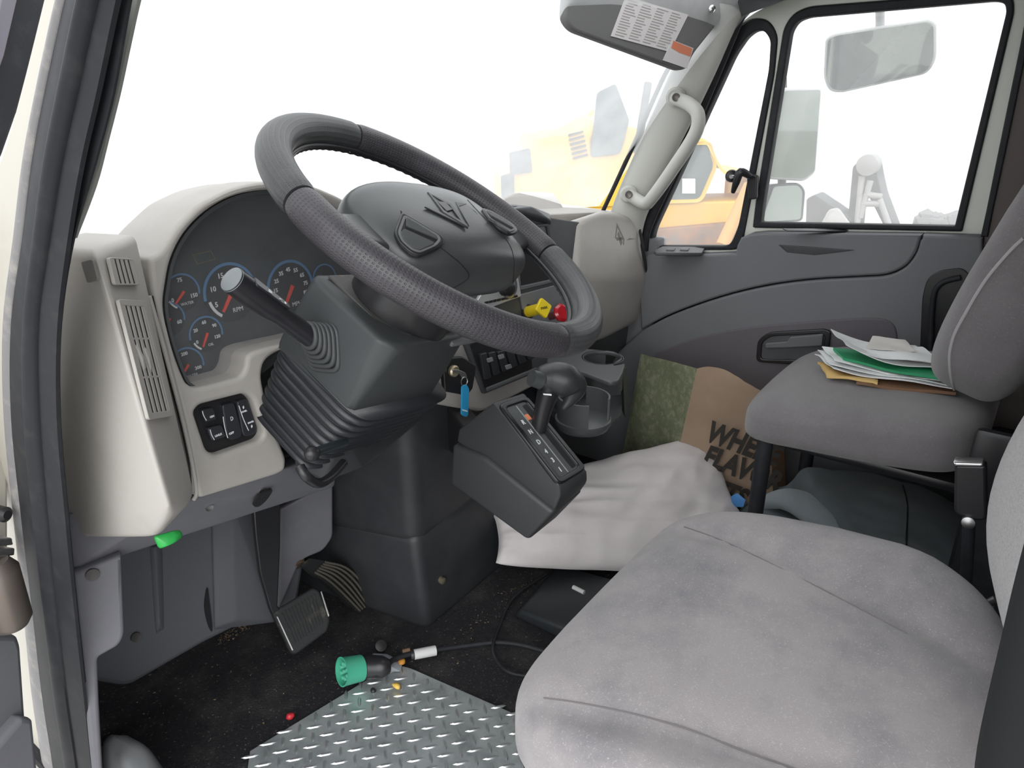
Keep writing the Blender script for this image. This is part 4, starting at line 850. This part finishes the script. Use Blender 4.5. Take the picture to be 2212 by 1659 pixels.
tag(tube('charging_cable', [U(1290, 1470, z=.01), U(1160, 1462, z=.01), U(1100, 1452, z=.01), U(1072, 1425, z=.01), U(1065, 1395, z=.02), U(1080, 1350, z=.012), U(1110, 1290, z=.012), U(1180, 1240, z=.012)], .0035, rubber, n=8), 'thin black cable looping over the dark carpet beside the driver seat', 'cable')
tag(hull('plastic_wrapper', [U(802, 1410, z=.015), U(836, 1412, z=.02), U(872, 1430, z=.012), U(866, 1452, z=.01), U(820, 1452, z=.012), U(830, 1430, z=.03), U(806, 1432, z=.012)], mat('wrapper_grey', (.28, .30, .34), .4), bev=.002), 'crumpled grey plastic wrapper under the black cable at the plate corner', 'wrapper')
tag(lathe('bottle_cap', U(822, 1396, z=.02), (-.3, -.6, .7), [(.011, -.006), (.013, 0), (.012, .007), (.004, .008)], black, n=18), 'small black cap lying on the carpet above the green plug', 'cap')
def crumb(name, px, py, s, m, label, z=.012):
    bm = bmesh.new(); bmesh.ops.create_icosphere(bm, subdivisions=2, radius=1); c = U(px, py, z=z)
    for v in bm.verts:
        k = 1+.35*noise.noise(v.co*1.7+V((px, py, 0))); v.co = V((v.co.x*s[0]*k, v.co.y*s[1]*k, v.co.z*s[2]*k))+c
    return tag(bm2(name, bm, m, ang=180), label, 'crumb')
crumb('corn_kernel', 857, 1482, (.006, .010, .006), mat('corn_yellow', (.75, .50, .10), .5), 'yellow kernel lying on the tread plate near its top corner', .018)
crumb('red_bead', 627, 1547, (.008, .007, .006), mat('bead_red', (.55, .03, .04), .4), 'small red bead at the left edge of the tread plate')
crumb('orange_crumb', 868, 1429, (.009, .007, .005), mat('crumb_orange', (.60, .26, .04), .6), 'orange scrap beside the cable at the plate corner', .02)
crumb('dark_pebble', 806, 1491, (.005, .006, .004), black, 'dark pebble on the tread plate left of the yellow kernel', .016)
bm = bmesh.new()
for k in range(420):
    r_ = random.random()
    if r_ < .4: a, b = 470+random.random()*75, 1345+random.gauss(0, 8)+ (545-470)*.0; b = 1385-(a-470)*.5+random.gauss(0, 6); z_ = .006
    elif r_ < .7: a, b = random.uniform(980, 1150), 0; b = 1380-(a-980)*.75+random.gauss(0, 14); z_ = .003
    else: a, b = random.uniform(240, 1100), random.uniform(1400, 1600); z_ = .003
    c = U(a, b, z=z_); s = random.uniform(.0008, .0030)
    vs = [bm.verts.new(c+V((random.uniform(-s, s), random.uniform(-s, s), random.uniform(0, s)))) for _ in range(4)]
    for f in ((0, 1, 2), (0, 1, 3), (1, 2, 3), (0, 2, 3)): bm.faces.new([vs[i] for i in f])
tag(bm2('dirt_crumbs', bm, mat('dirt_tan', (.24, .17, .10), .8), ang=180, smooth=False), 'tan dirt and crumbs scattered over the black carpet', 'dirt', kind='stuff')
tag(hull('floor_tray', [(.80, .56, .0), (1.02, .56, 0), (.80, .80, 0), (1.0, .82, 0), (.80, .56, .05), (1.02, .56, .05), (.80, .78, .03), (1.0, .80, .03)], mat('tray_black', (.022, .025, .028), .4), bev=.01), 'flat black plastic tray on the carpet in front of the pillow', 'tray')
tag(tube('plastic_straw', [U(1238, 1268, z=.07), U(1262, 1280, z=.07)], .005, mat('straw_white', (.5, .5, .5), .5), n=10, smooth=False), 'short pale plastic strip poking out beside the driver seat', 'strip')

# ================================================================== SEATS
AX = lambda o, tilt: FR(o, V((0, -math.sin(tilt), math.cos(tilt))), u=(1, 0, 0))
ds = empty('driver_seat', (.5, .1, 0), 'large grey cloth driver seat with stained cushion in the foreground', 'seat')
def cush(b, W, rearw=0):
    def fn(q, x, y, z):
        ax = abs(q.x)/W
        if z > 0:
            yy = .170+q.y; sb = (.175-(.378-yy)*.16) if q.x > 0 else (.273-(.356-yy)*.28)
            k = max(0, abs(q.x)-sb)/max(.02, W-sb); fade = max(0, 1-abs(y)**6)
            q.z += (b*min(1, k*1.5)**1.1*min(1, max(0, (.7-y)/1.2)) - .012*math.exp(-((abs(q.x)-sb)/.022)**2) - .010*(1-min(1, abs(q.x)/sb)**2)*(1-abs(y)))*z*fade
        q.z -= .03*max(0, y)**3
        q.x *= 1-.46*max(0, -y-.1)**2
        q.x *= 1-.10*max(0, y)**2
        q.z += .004*noise.noise(q*9+V((3, 1, 0)))
        return q
    return fn
dc = sell('cushion', WF, (.525, .170, .395), (.315, .270, .080), .5, .36, fabric, ds, nu=40, nv=96, fn=cush(.038, .315, 0))
seam('cushion_seam', dc, [(1478, 1138), (1560, 1168), (1660, 1215), (1760, 1265), (1850, 1312), (1960, 1370)], .0010, mat('seam_grey', (.15, .14, .145), .9), ds, off=.0002)
seam('cushion_seam', dc, [(1175, 1508), (1260, 1520), (1380, 1545), (1500, 1580), (1600, 1620), (1700, 1655), (1760, 1680)], .0010, mat('seam_grey', (.15, .14, .145), .9), ds, off=.0002)
fbk = AX((.5, -.155, .82), math.radians(-14))
fbk = FR((.515, -.320, .905), V((0, -.34, .94)), u=(1, 0, 0))
sell('backrest', fbk, (0, 0, 0), (.285, .095, .42), .5, .45, mat('back_fabric', (.42, .41, .415), .95, bump=(500, .9, .003), sheen=.3, var=(300, (.30, .29, .30), .5, .7)), ds, nu=36, nv=60, fn=lambda q, x, y, z: V((q.x, q.y+.15*(x+1)/2+(.02*max(0, y)*(abs(x)**3)), q.z)))
hull('seat_skirt', [(.27, -.1, .0), (.74, -.1, .0), (.27, .34, .0), (.74, .34, .0), (.29, -.1, .33), (.72, -.1, .33), (.29, .36, .33), (.72, .36, .33)], rubber, ds, bev=.02)
box('seat_pan', (.26, -.1, .31), (.75, .37, .345), black, ds, bev=.01)
# buckle and its stalk beside the driver seat
bk = empty('seat_belt_buckle', (.85, .0, .5), 'black seat belt buckle on a stiff stalk standing beside the driver seat', 'buckle')
FBk = FR(U(2085, 1060, x=.86), (-1, 0, .05))
plate('housing', FBk, [rnd([(2062, 1004), (2130, 1006), (2132, 1125), (2108, 1126), (2060, 1112)], [6, 6, 14, 10, 14])], .024, black, bk, bev=.004)
plate('release_edge', FBk, [rnd([(2058, 998), (2124, 1000), (2124, 1010), (2062, 1009)], 3)], .026, chrome, bk, bev=.003, off=.002)
tube('stalk', [U(2094, 1115, x=.865), U(2090, 1200, x=.87), U(2083, 1310, x=.87)], .0085, rubber, bk, n=14)
lathe('stalk_bolt', U(2092, 1128, x=.855), (-1, 0, .1), [(.009, -.01), (.009, .004), (.004, .006)], steel, bk, n=16)
tube('anchor_rod', [U(2086, 1314, x=.86), U(2120, 1312, x=.86), U(2140, 1300, x=.86), U(2152, 1294, x=.86)], .006, steel, bk, n=12)
tube('anchor_strap', [U(2083, 1310, x=.87), U(2070, 1400, x=.87)], .008, rubber, bk, n=10)
# passenger seat
ps = empty('passenger_seat', (1.28, .15, 0), 'dark grey cloth passenger seat with a pile of papers on its raised cushion', 'seat')
def pfn(q, x, y, z):
    q.z += -.085*q.y
    if z > 0: q.z += .018*abs(x)**3*min(1, max(0, .3-y))
    q.z -= .022*max(0, y)**3; q.x *= 1-.08*max(0, y)**2
    q.z += .003*noise.noise(q*8); return q
pc = sell('cushion', WF, (1.285, .225, .515), (.25, .215, .058), .55, .40, fabric2, ps, nu=36, nv=80, fn=pfn)
fpb = FR((1.285, -.020, .915), V((0, -.30, .95)), u=(1, 0, 0))
def pbk(q, x, y, z):
    if y > 0: q.y += .030*abs(x)**3*(1-abs(z)**2) - .010*(1-abs(x))
    q.x *= 1-.10*max(0, z)**2
    return q
pb_ = sell('backrest', fpb, (0, 0, 0), (.262, .085, .31), .42, .5, fabric2, ps, nu=40, nv=80, fn=pbk)
pip = sell('headrest', FR((1.285, -.075, 1.26), V((0, -.2, .98)), u=(1, 0, 0)), (0, 0, 0), (.15, .05, .09), .6, .6, fabric2, ps)
seam('backrest_seam', pb_, [(2211, 515), (2180, 545), (2130, 605), (2085, 680), (2060, 730), (2052, 780), (2062, 840), (2095, 880)], .0028, mat('piping_grey', (.33, .32, .325), .9), ps, off=.001)
box('seat_frame', (1.10, .03, .440), (1.48, .36, .462), black, ps, bev=.008)
for x_, y_ in ((1.085, .375), (1.48, .375)): tube('leg', [(x_, y_, .0), (x_, y_, .48)], .016, rubber, ps, n=16, smooth=False)
box('rear_pedestal', (1.07, -.12, 0), (1.50, .02, .44), rubber, ps, bev=.02)
box('recliner_bracket', (1.03, -.07, .44), (1.05, .03, .60), black, ps, bev=.01)
# ================================================================== PAPERS ON THE PASSENGER SEAT
def sheet(name, cor, z, m, label, cat='paper', amp=.004, th=.0012, n=12, curl=0, sd=0):
    bm = bmesh.new(); G = []
    P = [U(a, b, z=z) for a, b in cor]
    for i in range(n+1):
        row = []
        for j in range(n+1):
            s, t = j/n, i/n; p = V(quad(P, s, t))
            e = noise.noise(V((s*2.3+sd, t*2.3, sd*1.7)))*amp
            p.z += e + curl*(1-s)**3 + (p.y-.25)*-.075
            row.append(p)
        G.append(row)
    top = [[bm.verts.new(p) for p in r] for r in G]; bot = [[bm.verts.new(p-V((0, 0, th))) for p in r] for r in G]
    for i in range(n):
        for j in range(n):
            bm.faces.new((top[i][j], top[i][j+1], top[i+1][j+1], top[i+1][j])); bm.faces.new((bot[i][j], bot[i+1][j], bot[i+1][j+1], bot[i][j+1]))
    for i in range(n):
        bm.faces.new((top[i][0], top[i+1][0], bot[i+1][0], bot[i][0])); bm.faces.new((top[i][n], bot[i][n], bot[i+1][n], top[i+1][n]))
        bm.faces.new((top[0][i], bot[0][i], bot[0][i+1], top[0][i+1])); bm.faces.new((top[n][i], top[n][i+1], bot[n][i+1], bot[n][i]))
    return tag(bm2(name, bm, m, ang=60), label, cat)
wp = mat('paper_white', (.74, .76, .76), .7, var=(14, (.66, .67, .68), .4, .8))
sheet('brown_envelope', [(1850, 790), (2040, 800), (2062, 862), (1850, 826)], .580, mat('envelope_brown', (.20, .11, .06), .8), 'brown envelope at the bottom of the paper pile on the passenger seat', 'envelope', .006, .006, sd=1)
sheet('yellow_envelope', [(1768, 772), (1900, 780), (1895, 832), (1788, 806)], .584, mat('envelope_yellow', (.62, .42, .16), .8), 'torn yellow envelope sticking out left from under the paper pile', 'envelope', .010, .005, sd=2)
for k, (c, z_) in enumerate((([(1760, 764), (1990, 790), (2066, 854), (1800, 800)], .590), ([(1766, 756), (1985, 782), (2062, 848), (1792, 790)], .595), ([(1775, 752), (1990, 776), (2054, 838), (1802, 784)], .600))):
    sheet('paper_sheet', c, z_, wp, ('lowest white sheet, resting on the yellow envelope', 'creased white sheet in the lower half of the pile, ragged at its left end', 'white sheet directly under the green folder')[k], 'paper', .006, .0018, curl=.008, sd=3+k)['group'] = 'papers piled on the passenger seat'
sheet('green_folder', [(1800, 752), (1985, 768), (2052, 836), (1822, 778)], .607, mat('folder_green', (.02, .26, .11), .6), 'green cardboard folder in the middle of the paper pile', 'folder', .005, .005, curl=.006, sd=9)
sheet('paper_sheet', [(1790, 738), (1975, 756), (2040, 806), (1822, 776)], .617, wp, 'curled white sheet lying on top of the green folder', 'paper', .008, .0015, curl=.03, sd=5)['group'] = 'papers piled on the passenger seat'
sheet('receipt', [(1905, 752), (2000, 764), (2035, 800), (1925, 778)], .622, mat('receipt_pink', (.62, .52, .52), .7), 'pinkish printed slip on the right of the paper pile', 'paper', .004, .001, sd=6)
sheet('paper_sheet', [(1822, 744), (1990, 758), (2046, 796), (1860, 770)], .627, wp, 'topmost white sheet reaching to the seat back', 'paper', .006, .0015, curl=.01, sd=7)['group'] = 'papers piled on the passenger seat'
sheet('folded_note', [(1885, 726), (1955, 738), (1975, 766), (1868, 752)], .632, mat('note_grey', (.60, .58, .55), .8), 'grey folded note standing at the back of the paper pile', 'paper', .004, .0015, sd=8)
tag(hull('tissue', [U(2026, 790, z=.64), U(2040, 756, z=.66), U(2050, 800, z=.62), U(2048, 812, z=.61), U(2030, 806, z=.62), U(2044, 790, z=.65)], wp, bev=.002), 'crumpled white tissue tucked against the passenger seat back', 'tissue')

# ================================================================== PILLOW, BAG, JACKET
pilm = mat('pillow_cotton', (.66, .62, .62), .9, bump=(30, .25, .004), sheen=.2, var=(5, (.54, .50, .50), .5, .85))
P1 = U(1062, 1208, z=.05); P2 = U(1604, 1078, x=1.36); cen = (P1+P2)/2
av = (P2-P1)/2; A_ = av.length; nv_ = V((-.42, -.42, .80)); FPl = FR(cen+V((0, 0, .025)), nv_, u=av)
pl = empty('pillow', (cen.x, cen.y, 0), 'rumpled off-white pillow lying between the gear console and the driver seat', 'pillow')
bm = bmesh.new(); n = 60; TT = []
B_ = .175
for sg in (1, -1):
    G = []
    for i in range(n+1):
        row = []
        for j in range(n+1):
            s = -1+2*j/n; t = -1+2*i/n
            q_ = .5+.5*min(1, (s+1)/1.1)**.8; x = A_*s*(1-.07*(1-t*t)); y = B_*t*q_*(1-.12*(1-s*s)) + .015 + .03*max(0, -s)
            h = (max(0, (1-s*s)*(1-t*t)))**.42
            wr = .022*abs(noise.noise(V((s*1.2+t*2.6, t*.7-s*.3, 2))))+.012*abs(noise.noise(V((s*3.6-t*2.0, t*1.6+s*1.0, 7))))
            z = sg*.085*h*(1 if sg > 0 else .5) - (wr*h**.3 if sg > 0 else 0) + .006*noise.noise(V((s*3, t*3, 1)))
            row.append(bm.verts.new(FPl.w(x, y, z)))
        G.append(row)
    for i in range(n):
        for j in range(n): bm.faces.new((G[i][j], G[i][j+1], G[i+1][j+1], G[i+1][j]))
bmesh.ops.remove_doubles(bm, verts=bm.verts, dist=.0004)
bm2('case', bm, pilm, pl, ang=180)
tag(hull('blue_tag_scrap', [U(1578, 1072, x=1.32), U(1592, 1064, x=1.32), U(1612, 1080, x=1.32), U(1606, 1096, x=1.32), U(1582, 1094, x=1.32), U(1598, 1078, x=1.34), U(1590, 1095, x=1.34)], mat('scrap_blue', (.07, .24, .55), .5), bev=.002), 'small bright blue plastic scrap at the right end of the pillow', 'scrap')
# paper bag
bag = empty('paper_bag', (1.50, .7, 0), 'crumpled brown and green paper takeaway bag with bold black words leaning by the passenger door', 'bag')
kraft = mat('kraft_paper', (.62, .47, .34), .85, var=(6, (.54, .40, .29), .4, .8))
kgreen = mat('bag_green_print', (.33, .37, .23), .85, var=(60, (.48, .49, .34), .48, .60))
gA, gB, gC = (U(1384, 764, x=1.47), U(1340, 1010, x=1.47)), (U(1506, 796, x=1.36), U(1452, 1030, x=1.36)), (U(1660, 850, x=1.40), U(1672, 1120, x=1.40))
def crump(name, L, R_, m, n=26, amp=.012, sd=0, inwards=V((1, 0, 0)), topf=None, parent=None):
    bm = bmesh.new(); G = []
    for i in range(n+1):
        t = i/n; row = []
        a = L[0].lerp(L[1], t*1.0); b = R_[0].lerp(R_[1], t)
        for j in range(n+1):
            s = j/n; p = a.lerp(b, s)
            if topf: p = p+V((0, 0, topf(s)*(1-t)**2))
            e = (noise.noise(p*9+V((sd, 0, 0)))+.6*abs(noise.noise(p*22+V((0, sd, 0))))-.3*abs(noise.noise(p*40)))*amp*math.sin(math.pi*min(1, max(0, s)))**.4
            row.append(bm.verts.new(p+inwards*e))
        G.append(row)
    for i in range(n):
        for j in range(n): bm.faces.new((G[i][j], G[i][j+1], G[i+1][j+1], G[i+1][j]))
    ret = bmesh.ops.solidify(bm, geom=bm.faces[:], thickness=.0012)
    return bm2(name, bm, m, parent, ang=25)
crump('green_side', gA, gB, kgreen, parent=bag, sd=2, topf=lambda s: 0)
crump('front_side', gB, gC, kraft, parent=bag, sd=5, amp=.014, topf=lambda s: .035*math.sin(math.pi*s)*(1-s))
crump('back_side', (U(1400, 775, x=1.56), U(1345, 1010, x=1.56)), (U(1690, 880, x=1.54), U(1700, 1120, x=1.54)), kraft, parent=bag, sd=8, amp=.006)
crump('right_side', gC, (U(1690, 880, x=1.54), U(1700, 1120, x=1.54)), kraft, parent=bag, sd=9, amp=.006)
fnn = (gC[0]-gB[0]).cross(gB[1]-gB[0]); fnn = fnn if fnn.dot(C0-gB[0]) > 0 else -fnn
FBg = FR(gB[0].lerp(gC[1], .5), fnn, u=U(1600, 950, x=1.4)-U(1530, 925, x=1.38))
inkm = mat('bag_ink', (.03, .025, .02), .7)
for wd, (a, b), sz in (('WHERE', (1604, 960), .080), ('FLAVOR', (1602, 1014), .080), ('GETS', (1560, 1062), .080)):
    text('lettering', wd, FBg, (a, b), sz, inkm, bag, off=.017, bold=.0034, thick=.0006, shear=.12, sx=.66)
# jacket
jm = mat('jacket_cloth', (.19, .225, .24), .9, bump=(400, .4, .001), sheen=.25, var=(9, (.23, .27, .285), .45, .75, (14, (.26, .28, .28), .74, .80)))
jk = empty('jacket', (1.25, .25, 0), 'dark blue-grey work jacket dropped in a heap under the passenger seat', 'jacket')
jr = [[(1590, 1110, 1.40), (1640, 1062, 1.42), (1700, 1050, 1.40), (1735, 1012, 1.38), (1800, 1018, 1.36), (1900, 1026, 1.36), (1990, 1050, 1.36), (2060, 1090, 1.35), (2120, 1150, 1.35)],
      [(1600, 1135, 1.30), (1650, 1100, 1.32), (1715, 1090, 1.34), (1760, 1060, 1.26), (1830, 1070, 1.24), (1920, 1080, 1.24), (2000, 1105, 1.26), (2070, 1140, 1.25), (2130, 1180, 1.25)],
      [(1620, 1190, 1.18), (1680, 1150, 1.22), (1740, 1130, 1.26), (1800, 1120, 1.16), (1860, 1130, 1.14), (1940, 1140, 1.15), (2010, 1170, 1.18), (2080, 1210, 1.15), (2140, 1240, 1.15)],
      [(1660, 1260, 1.08), (1720, 1230, 1.10), (1790, 1210, 1.14), (1850, 1200, 1.06), (1910, 1210, 1.04), (1980, 1220, 1.05), (2040, 1250, 1.08), (2100, 1290, 1.05), (2150, 1330, 1.05)],
      [(1700, 1360, .98), (1760, 1330, 1.0), (1830, 1320, 1.0), (1890, 1310, .97), (1950, 1310, .96), (2020, 1330, .96), (2080, 1350, .98), (2140, 1400, .96), (2190, 1440, .96)]]
cols = [sm([tuple(U(a, b, x=x_)) for a, b, x_ in r], 6, False) for r in jr]
cols2 = list(zip(*cols)); G = [sm(list(c), 8, False) for c in cols2]
bm = bmesh.new(); GG = []
for i, r in enumerate(G):
    row = []
    for j, p in enumerate(r):
        p = V(p); p += V((-.3, -.1, .9))*(.013*noise.noise(p*11)+.010*abs(noise.noise(p*20))); row.append(bm.verts.new(p))
    GG.append(row)
for i in range(len(GG)-1):
    for j in range(len(GG[0])-1): bm.faces.new((GG[i][j], GG[i+1][j], GG[i+1][j+1], GG[i][j+1]))
bmesh.ops.solidify(bm, geom=bm.faces[:], thickness=.004)
jb_ = bm2('body', bm, jm, jk, ang=180)
seam('jacket_seam', jb_, [(1945, 1035), (1960, 1090), (1958, 1180), (1965, 1240)], .0018, black, jk)
tube('sleeve', [U(1640, 1090, x=1.36), U(1700, 1078, x=1.30), U(1770, 1110, x=1.22), U(1850, 1170, x=1.14), U(1900, 1230, x=1.10)], [.02, .036, .042, .045, .035], jm, jk, n=20, flat=.7, ang=180)

# ================================================================== OUTSIDE
mirg = mat('mirror_glass', (.22, .25, .215), .03, 1)
um = empty('look_down_mirror', U(1900, 120, x=1.95), 'rounded convex look-down mirror hanging outside the top of the passenger window', 'mirror')
FMr = FR(U(1900, 120, x=1.95), (-.80, -.05, -.22))
mo = rnd([(1782, 84), (1800, 74), (2008, 42), (2022, 52), (2022, 130), (2004, 160), (1815, 202), (1790, 198), (1778, 170)], [14, 14, 14, 10, 30, 24, 14, 12, 16])
mi = [(1900+(a-1900)*.955, 121+(b-121)*.93) for a, b in mo]
plate('housing', FMr, [mo], .02, mat('mirror_rim_grey', (.42, .43, .42), .5), um, bev=.005, off=-.004)
plate('glass', FMr, [mi], .003, mirg, um, bev=.0008, off=-.002)
tube('bracket', [U(1901, 66, x=1.97), U(1901, 30, x=1.95), U(1900, 5, x=1.85), U(1899, -30, x=1.66)], .011, mat('bracket_grey', (.35, .36, .36), .5), um, n=14)
rm = empty('side_mirror', U(1720, 290, x=2.15), 'tall rectangular side mirror seen through the passenger window', 'mirror')
FRm = FR(U(1720, 290, x=2.2), (-.50, -.80, .0))
plate('housing', FRm, [rnd([(1692, 190), (1778, 188), (1764, 374), (1740, 392), (1668, 388), (1656, 376)], [8, 8, 12, 8, 8, 8])], .05, mat('mirror_shell', (.5, .5, .5), .4), rm, bev=.01, off=-.01)
plate('glass', FRm, [rnd([(1696, 196), (1773, 194), (1760, 370), (1738, 386), (1670, 382), (1662, 374)], 6)], .003, mirg, rm, bev=.0008, off=-.008)
FRc = FR(U(1700, 440, x=2.2), (-.55, -.75, .1))
cm = plate('convex_housing', FRc, [rnd([(1668, 398), (1728, 394), (1742, 410), (1736, 478), (1640, 486)], [10, 12, 10, 10, 10])], .04, black, rm, bev=.008, off=-.004)
plate('convex_glass', FRc, [rnd([(1672, 403), (1724, 400), (1734, 412), (1730, 474), (1645, 480)], [8, 10, 8, 8, 8])], .003, mirg, rm, bev=.0008, off=-.002)
tube('mirror_arm', [U(1690, 170, x=2.25), U(1690, 260, x=2.28), U(1680, 500, x=2.28), U(1600, 540, x=1.9)], .014, black, rm, n=12)
# yellow loader to the right
yl = mat('machine_yellow', (.72, .43, .06), .45, var=(3, (.62, .38, .10), .45, .8))
dkg = mat('machine_glass', (.10, .12, .12), .15); blk = mat('machine_black', (.05, .05, .05), .6)
ym = empty('yellow_machine', (6, 3.4, -1.15), 'large yellow construction machine parked outside beyond the far windshield pillar', 'construction machine')
FY = FR((5.2, 3.2, 0), (-.75, -.66, 0))
plate('lower_body', FY, [[(1080, 446), (1668, 432), (1668, 640), (1080, 640)]], .5, yl, ym, bev=.02, off=-.02)
plate('cab_body', FY, [rnd([(1085, 470), (1080, 390), (1140, 340), (1150, 300), (1240, 290), (1300, 255), (1420, 290), (1530, 300), (1565, 370), (1660, 380), (1640, 560), (1080, 560)], 14),
                       rnd([(1452, 322), (1530, 312), (1542, 360), (1512, 430), (1440, 432)], 10), rnd([(1278, 300), (1330, 250), (1346, 300), (1330, 330), (1280, 330)], 8)], .9, yl, ym, bev=.03)
plate('cab_window', FY, [rnd([(1448, 318), (1534, 308), (1546, 360), (1515, 434), (1436, 436)], 10)], .02, dkg, ym, bev=0, off=-.02)
plate('cab_window', FY, [rnd([(1276, 340), (1290, 200), (1330, 180), (1360, 260), (1340, 332)], 8)], .04, dkg, ym, bev=.004, off=.03)
plate('window_sticker', FY, [[(1474, 386), (1502, 386), (1502, 418), (1474, 418)]], .01, whitep, ym, bev=0, off=.0)
plate('hood_panel', FY, [rnd([(1082, 380), (1110, 372), (1112, 440), (1084, 440)], 4)], .03, blk, ym, bev=.004, off=.03)
plate('hood_grille', FY, [rnd([(1100, 330), (1145, 320), (1150, 372), (1102, 378)], 4)], .03, blk, ym, bev=.004, off=.05)
for k in range(6): plate('grille_slat', FY, [[(1228+k*2, 290+k*10), (1260+k*2, 282+k*10), (1260+k*2, 286+k*10), (1228+k*2, 295+k*10)]], .02, blk, ym, bev=0, off=.02)
plate('chassis', FY, [[(1380, 500), (1600, 480), (1600, 545), (1380, 560)]], .1, mat('machine_rust', (.35, .16, .07), .7, var=(6, (.15, .12, .10), .4, .7)), ym, bev=.01, off=.06)
tube('exhaust', [U(1376, 330, d=5.6), U(1400, 180, d=5.6)], .03, blk, ym, n=12)
tube('boom_edge', [U(1560, 530, d=5.2), U(1620, 400, d=5.2)], .045, mat('boom_orange', (.60, .32, .10), .5), ym, n=12)
for a, b in ((1290, 760), (1620, 800)):
    lathe('wheel', U(a, b, d=6.2)+V((0, 0, 0)), FY.n, [(.3, -.2), (.62, -.2), (.68, -.1), (.68, .1), (.62, .2), (.3, .2)], blk, ym, n=32)
# machine arm standing by the window
am = empty('machine_arm', U(1850, 480, x=8), 'grey folded digging arm of a machine standing outside the passenger window', 'machine arm')
agm = mat('arm_grey', (.13, .13, .13), .6); ag2 = mat('arm_grey_light', (.32, .32, .32), .5)
FA = FR(U(1850, 420, x=8), (-1, 0, 0))
plate('boom', FA, [rnd([(1830, 490), (1842, 360), (1866, 340), (1890, 345), (1896, 380), (1905, 420), (1935, 500), (1915, 500), (1885, 440), (1862, 400), (1852, 500)], 5)], .3, agm, am, bev=.01)
for a, b, c, d in ((1850, 500, 1862, 380), (1868, 420, 1905, 425), (1862, 440, 1900, 440), (1858, 470, 1880, 390), (1900, 430, 1925, 500)):
    tube('hydraulic_line', [U(a, b, x=7.8), U(c, d, x=7.8)], .03, ag2, am, n=10, smooth=False)
lathe('pivot', U(1876, 356, x=7.8), (-1, 0, 0), [(.10, -.1), (.10, .06), (.05, .08)], ag2, am, n=20)
plate('stand', FA, [rnd([(1740, 500), (1742, 430), (1760, 420), (1835, 470), (1850, 500)], 5)], .3, agm, am, bev=.01, off=.1)
hull('bucket', [U(1770, 490, x=7.7), U(1850, 500, x=7.7), U(1790, 452, x=7.7), U(1812, 448, x=7.7), U(1770, 500, x=8.2), U(1850, 505, x=8.2), U(1800, 455, x=8.2)], mat('bucket_pale', (.42, .42, .42), .5), am, bev=.02)
bm = bmesh.new()
for k in range(60):
    c = U(random.uniform(1985, 2075), random.uniform(470, 500), x=9); s = random.uniform(.04, .12)
    bmesh.ops.create_icosphere(bm, subdivisions=1, radius=s, matrix=Matrix.Translation(c))
tag(bm2('rubble_heap', bm, mat('rubble_grey', (.25, .25, .25), .9), smooth=False), 'low grey heap of rubble far outside the rear of the passenger window', 'rubble', kind='stuff')
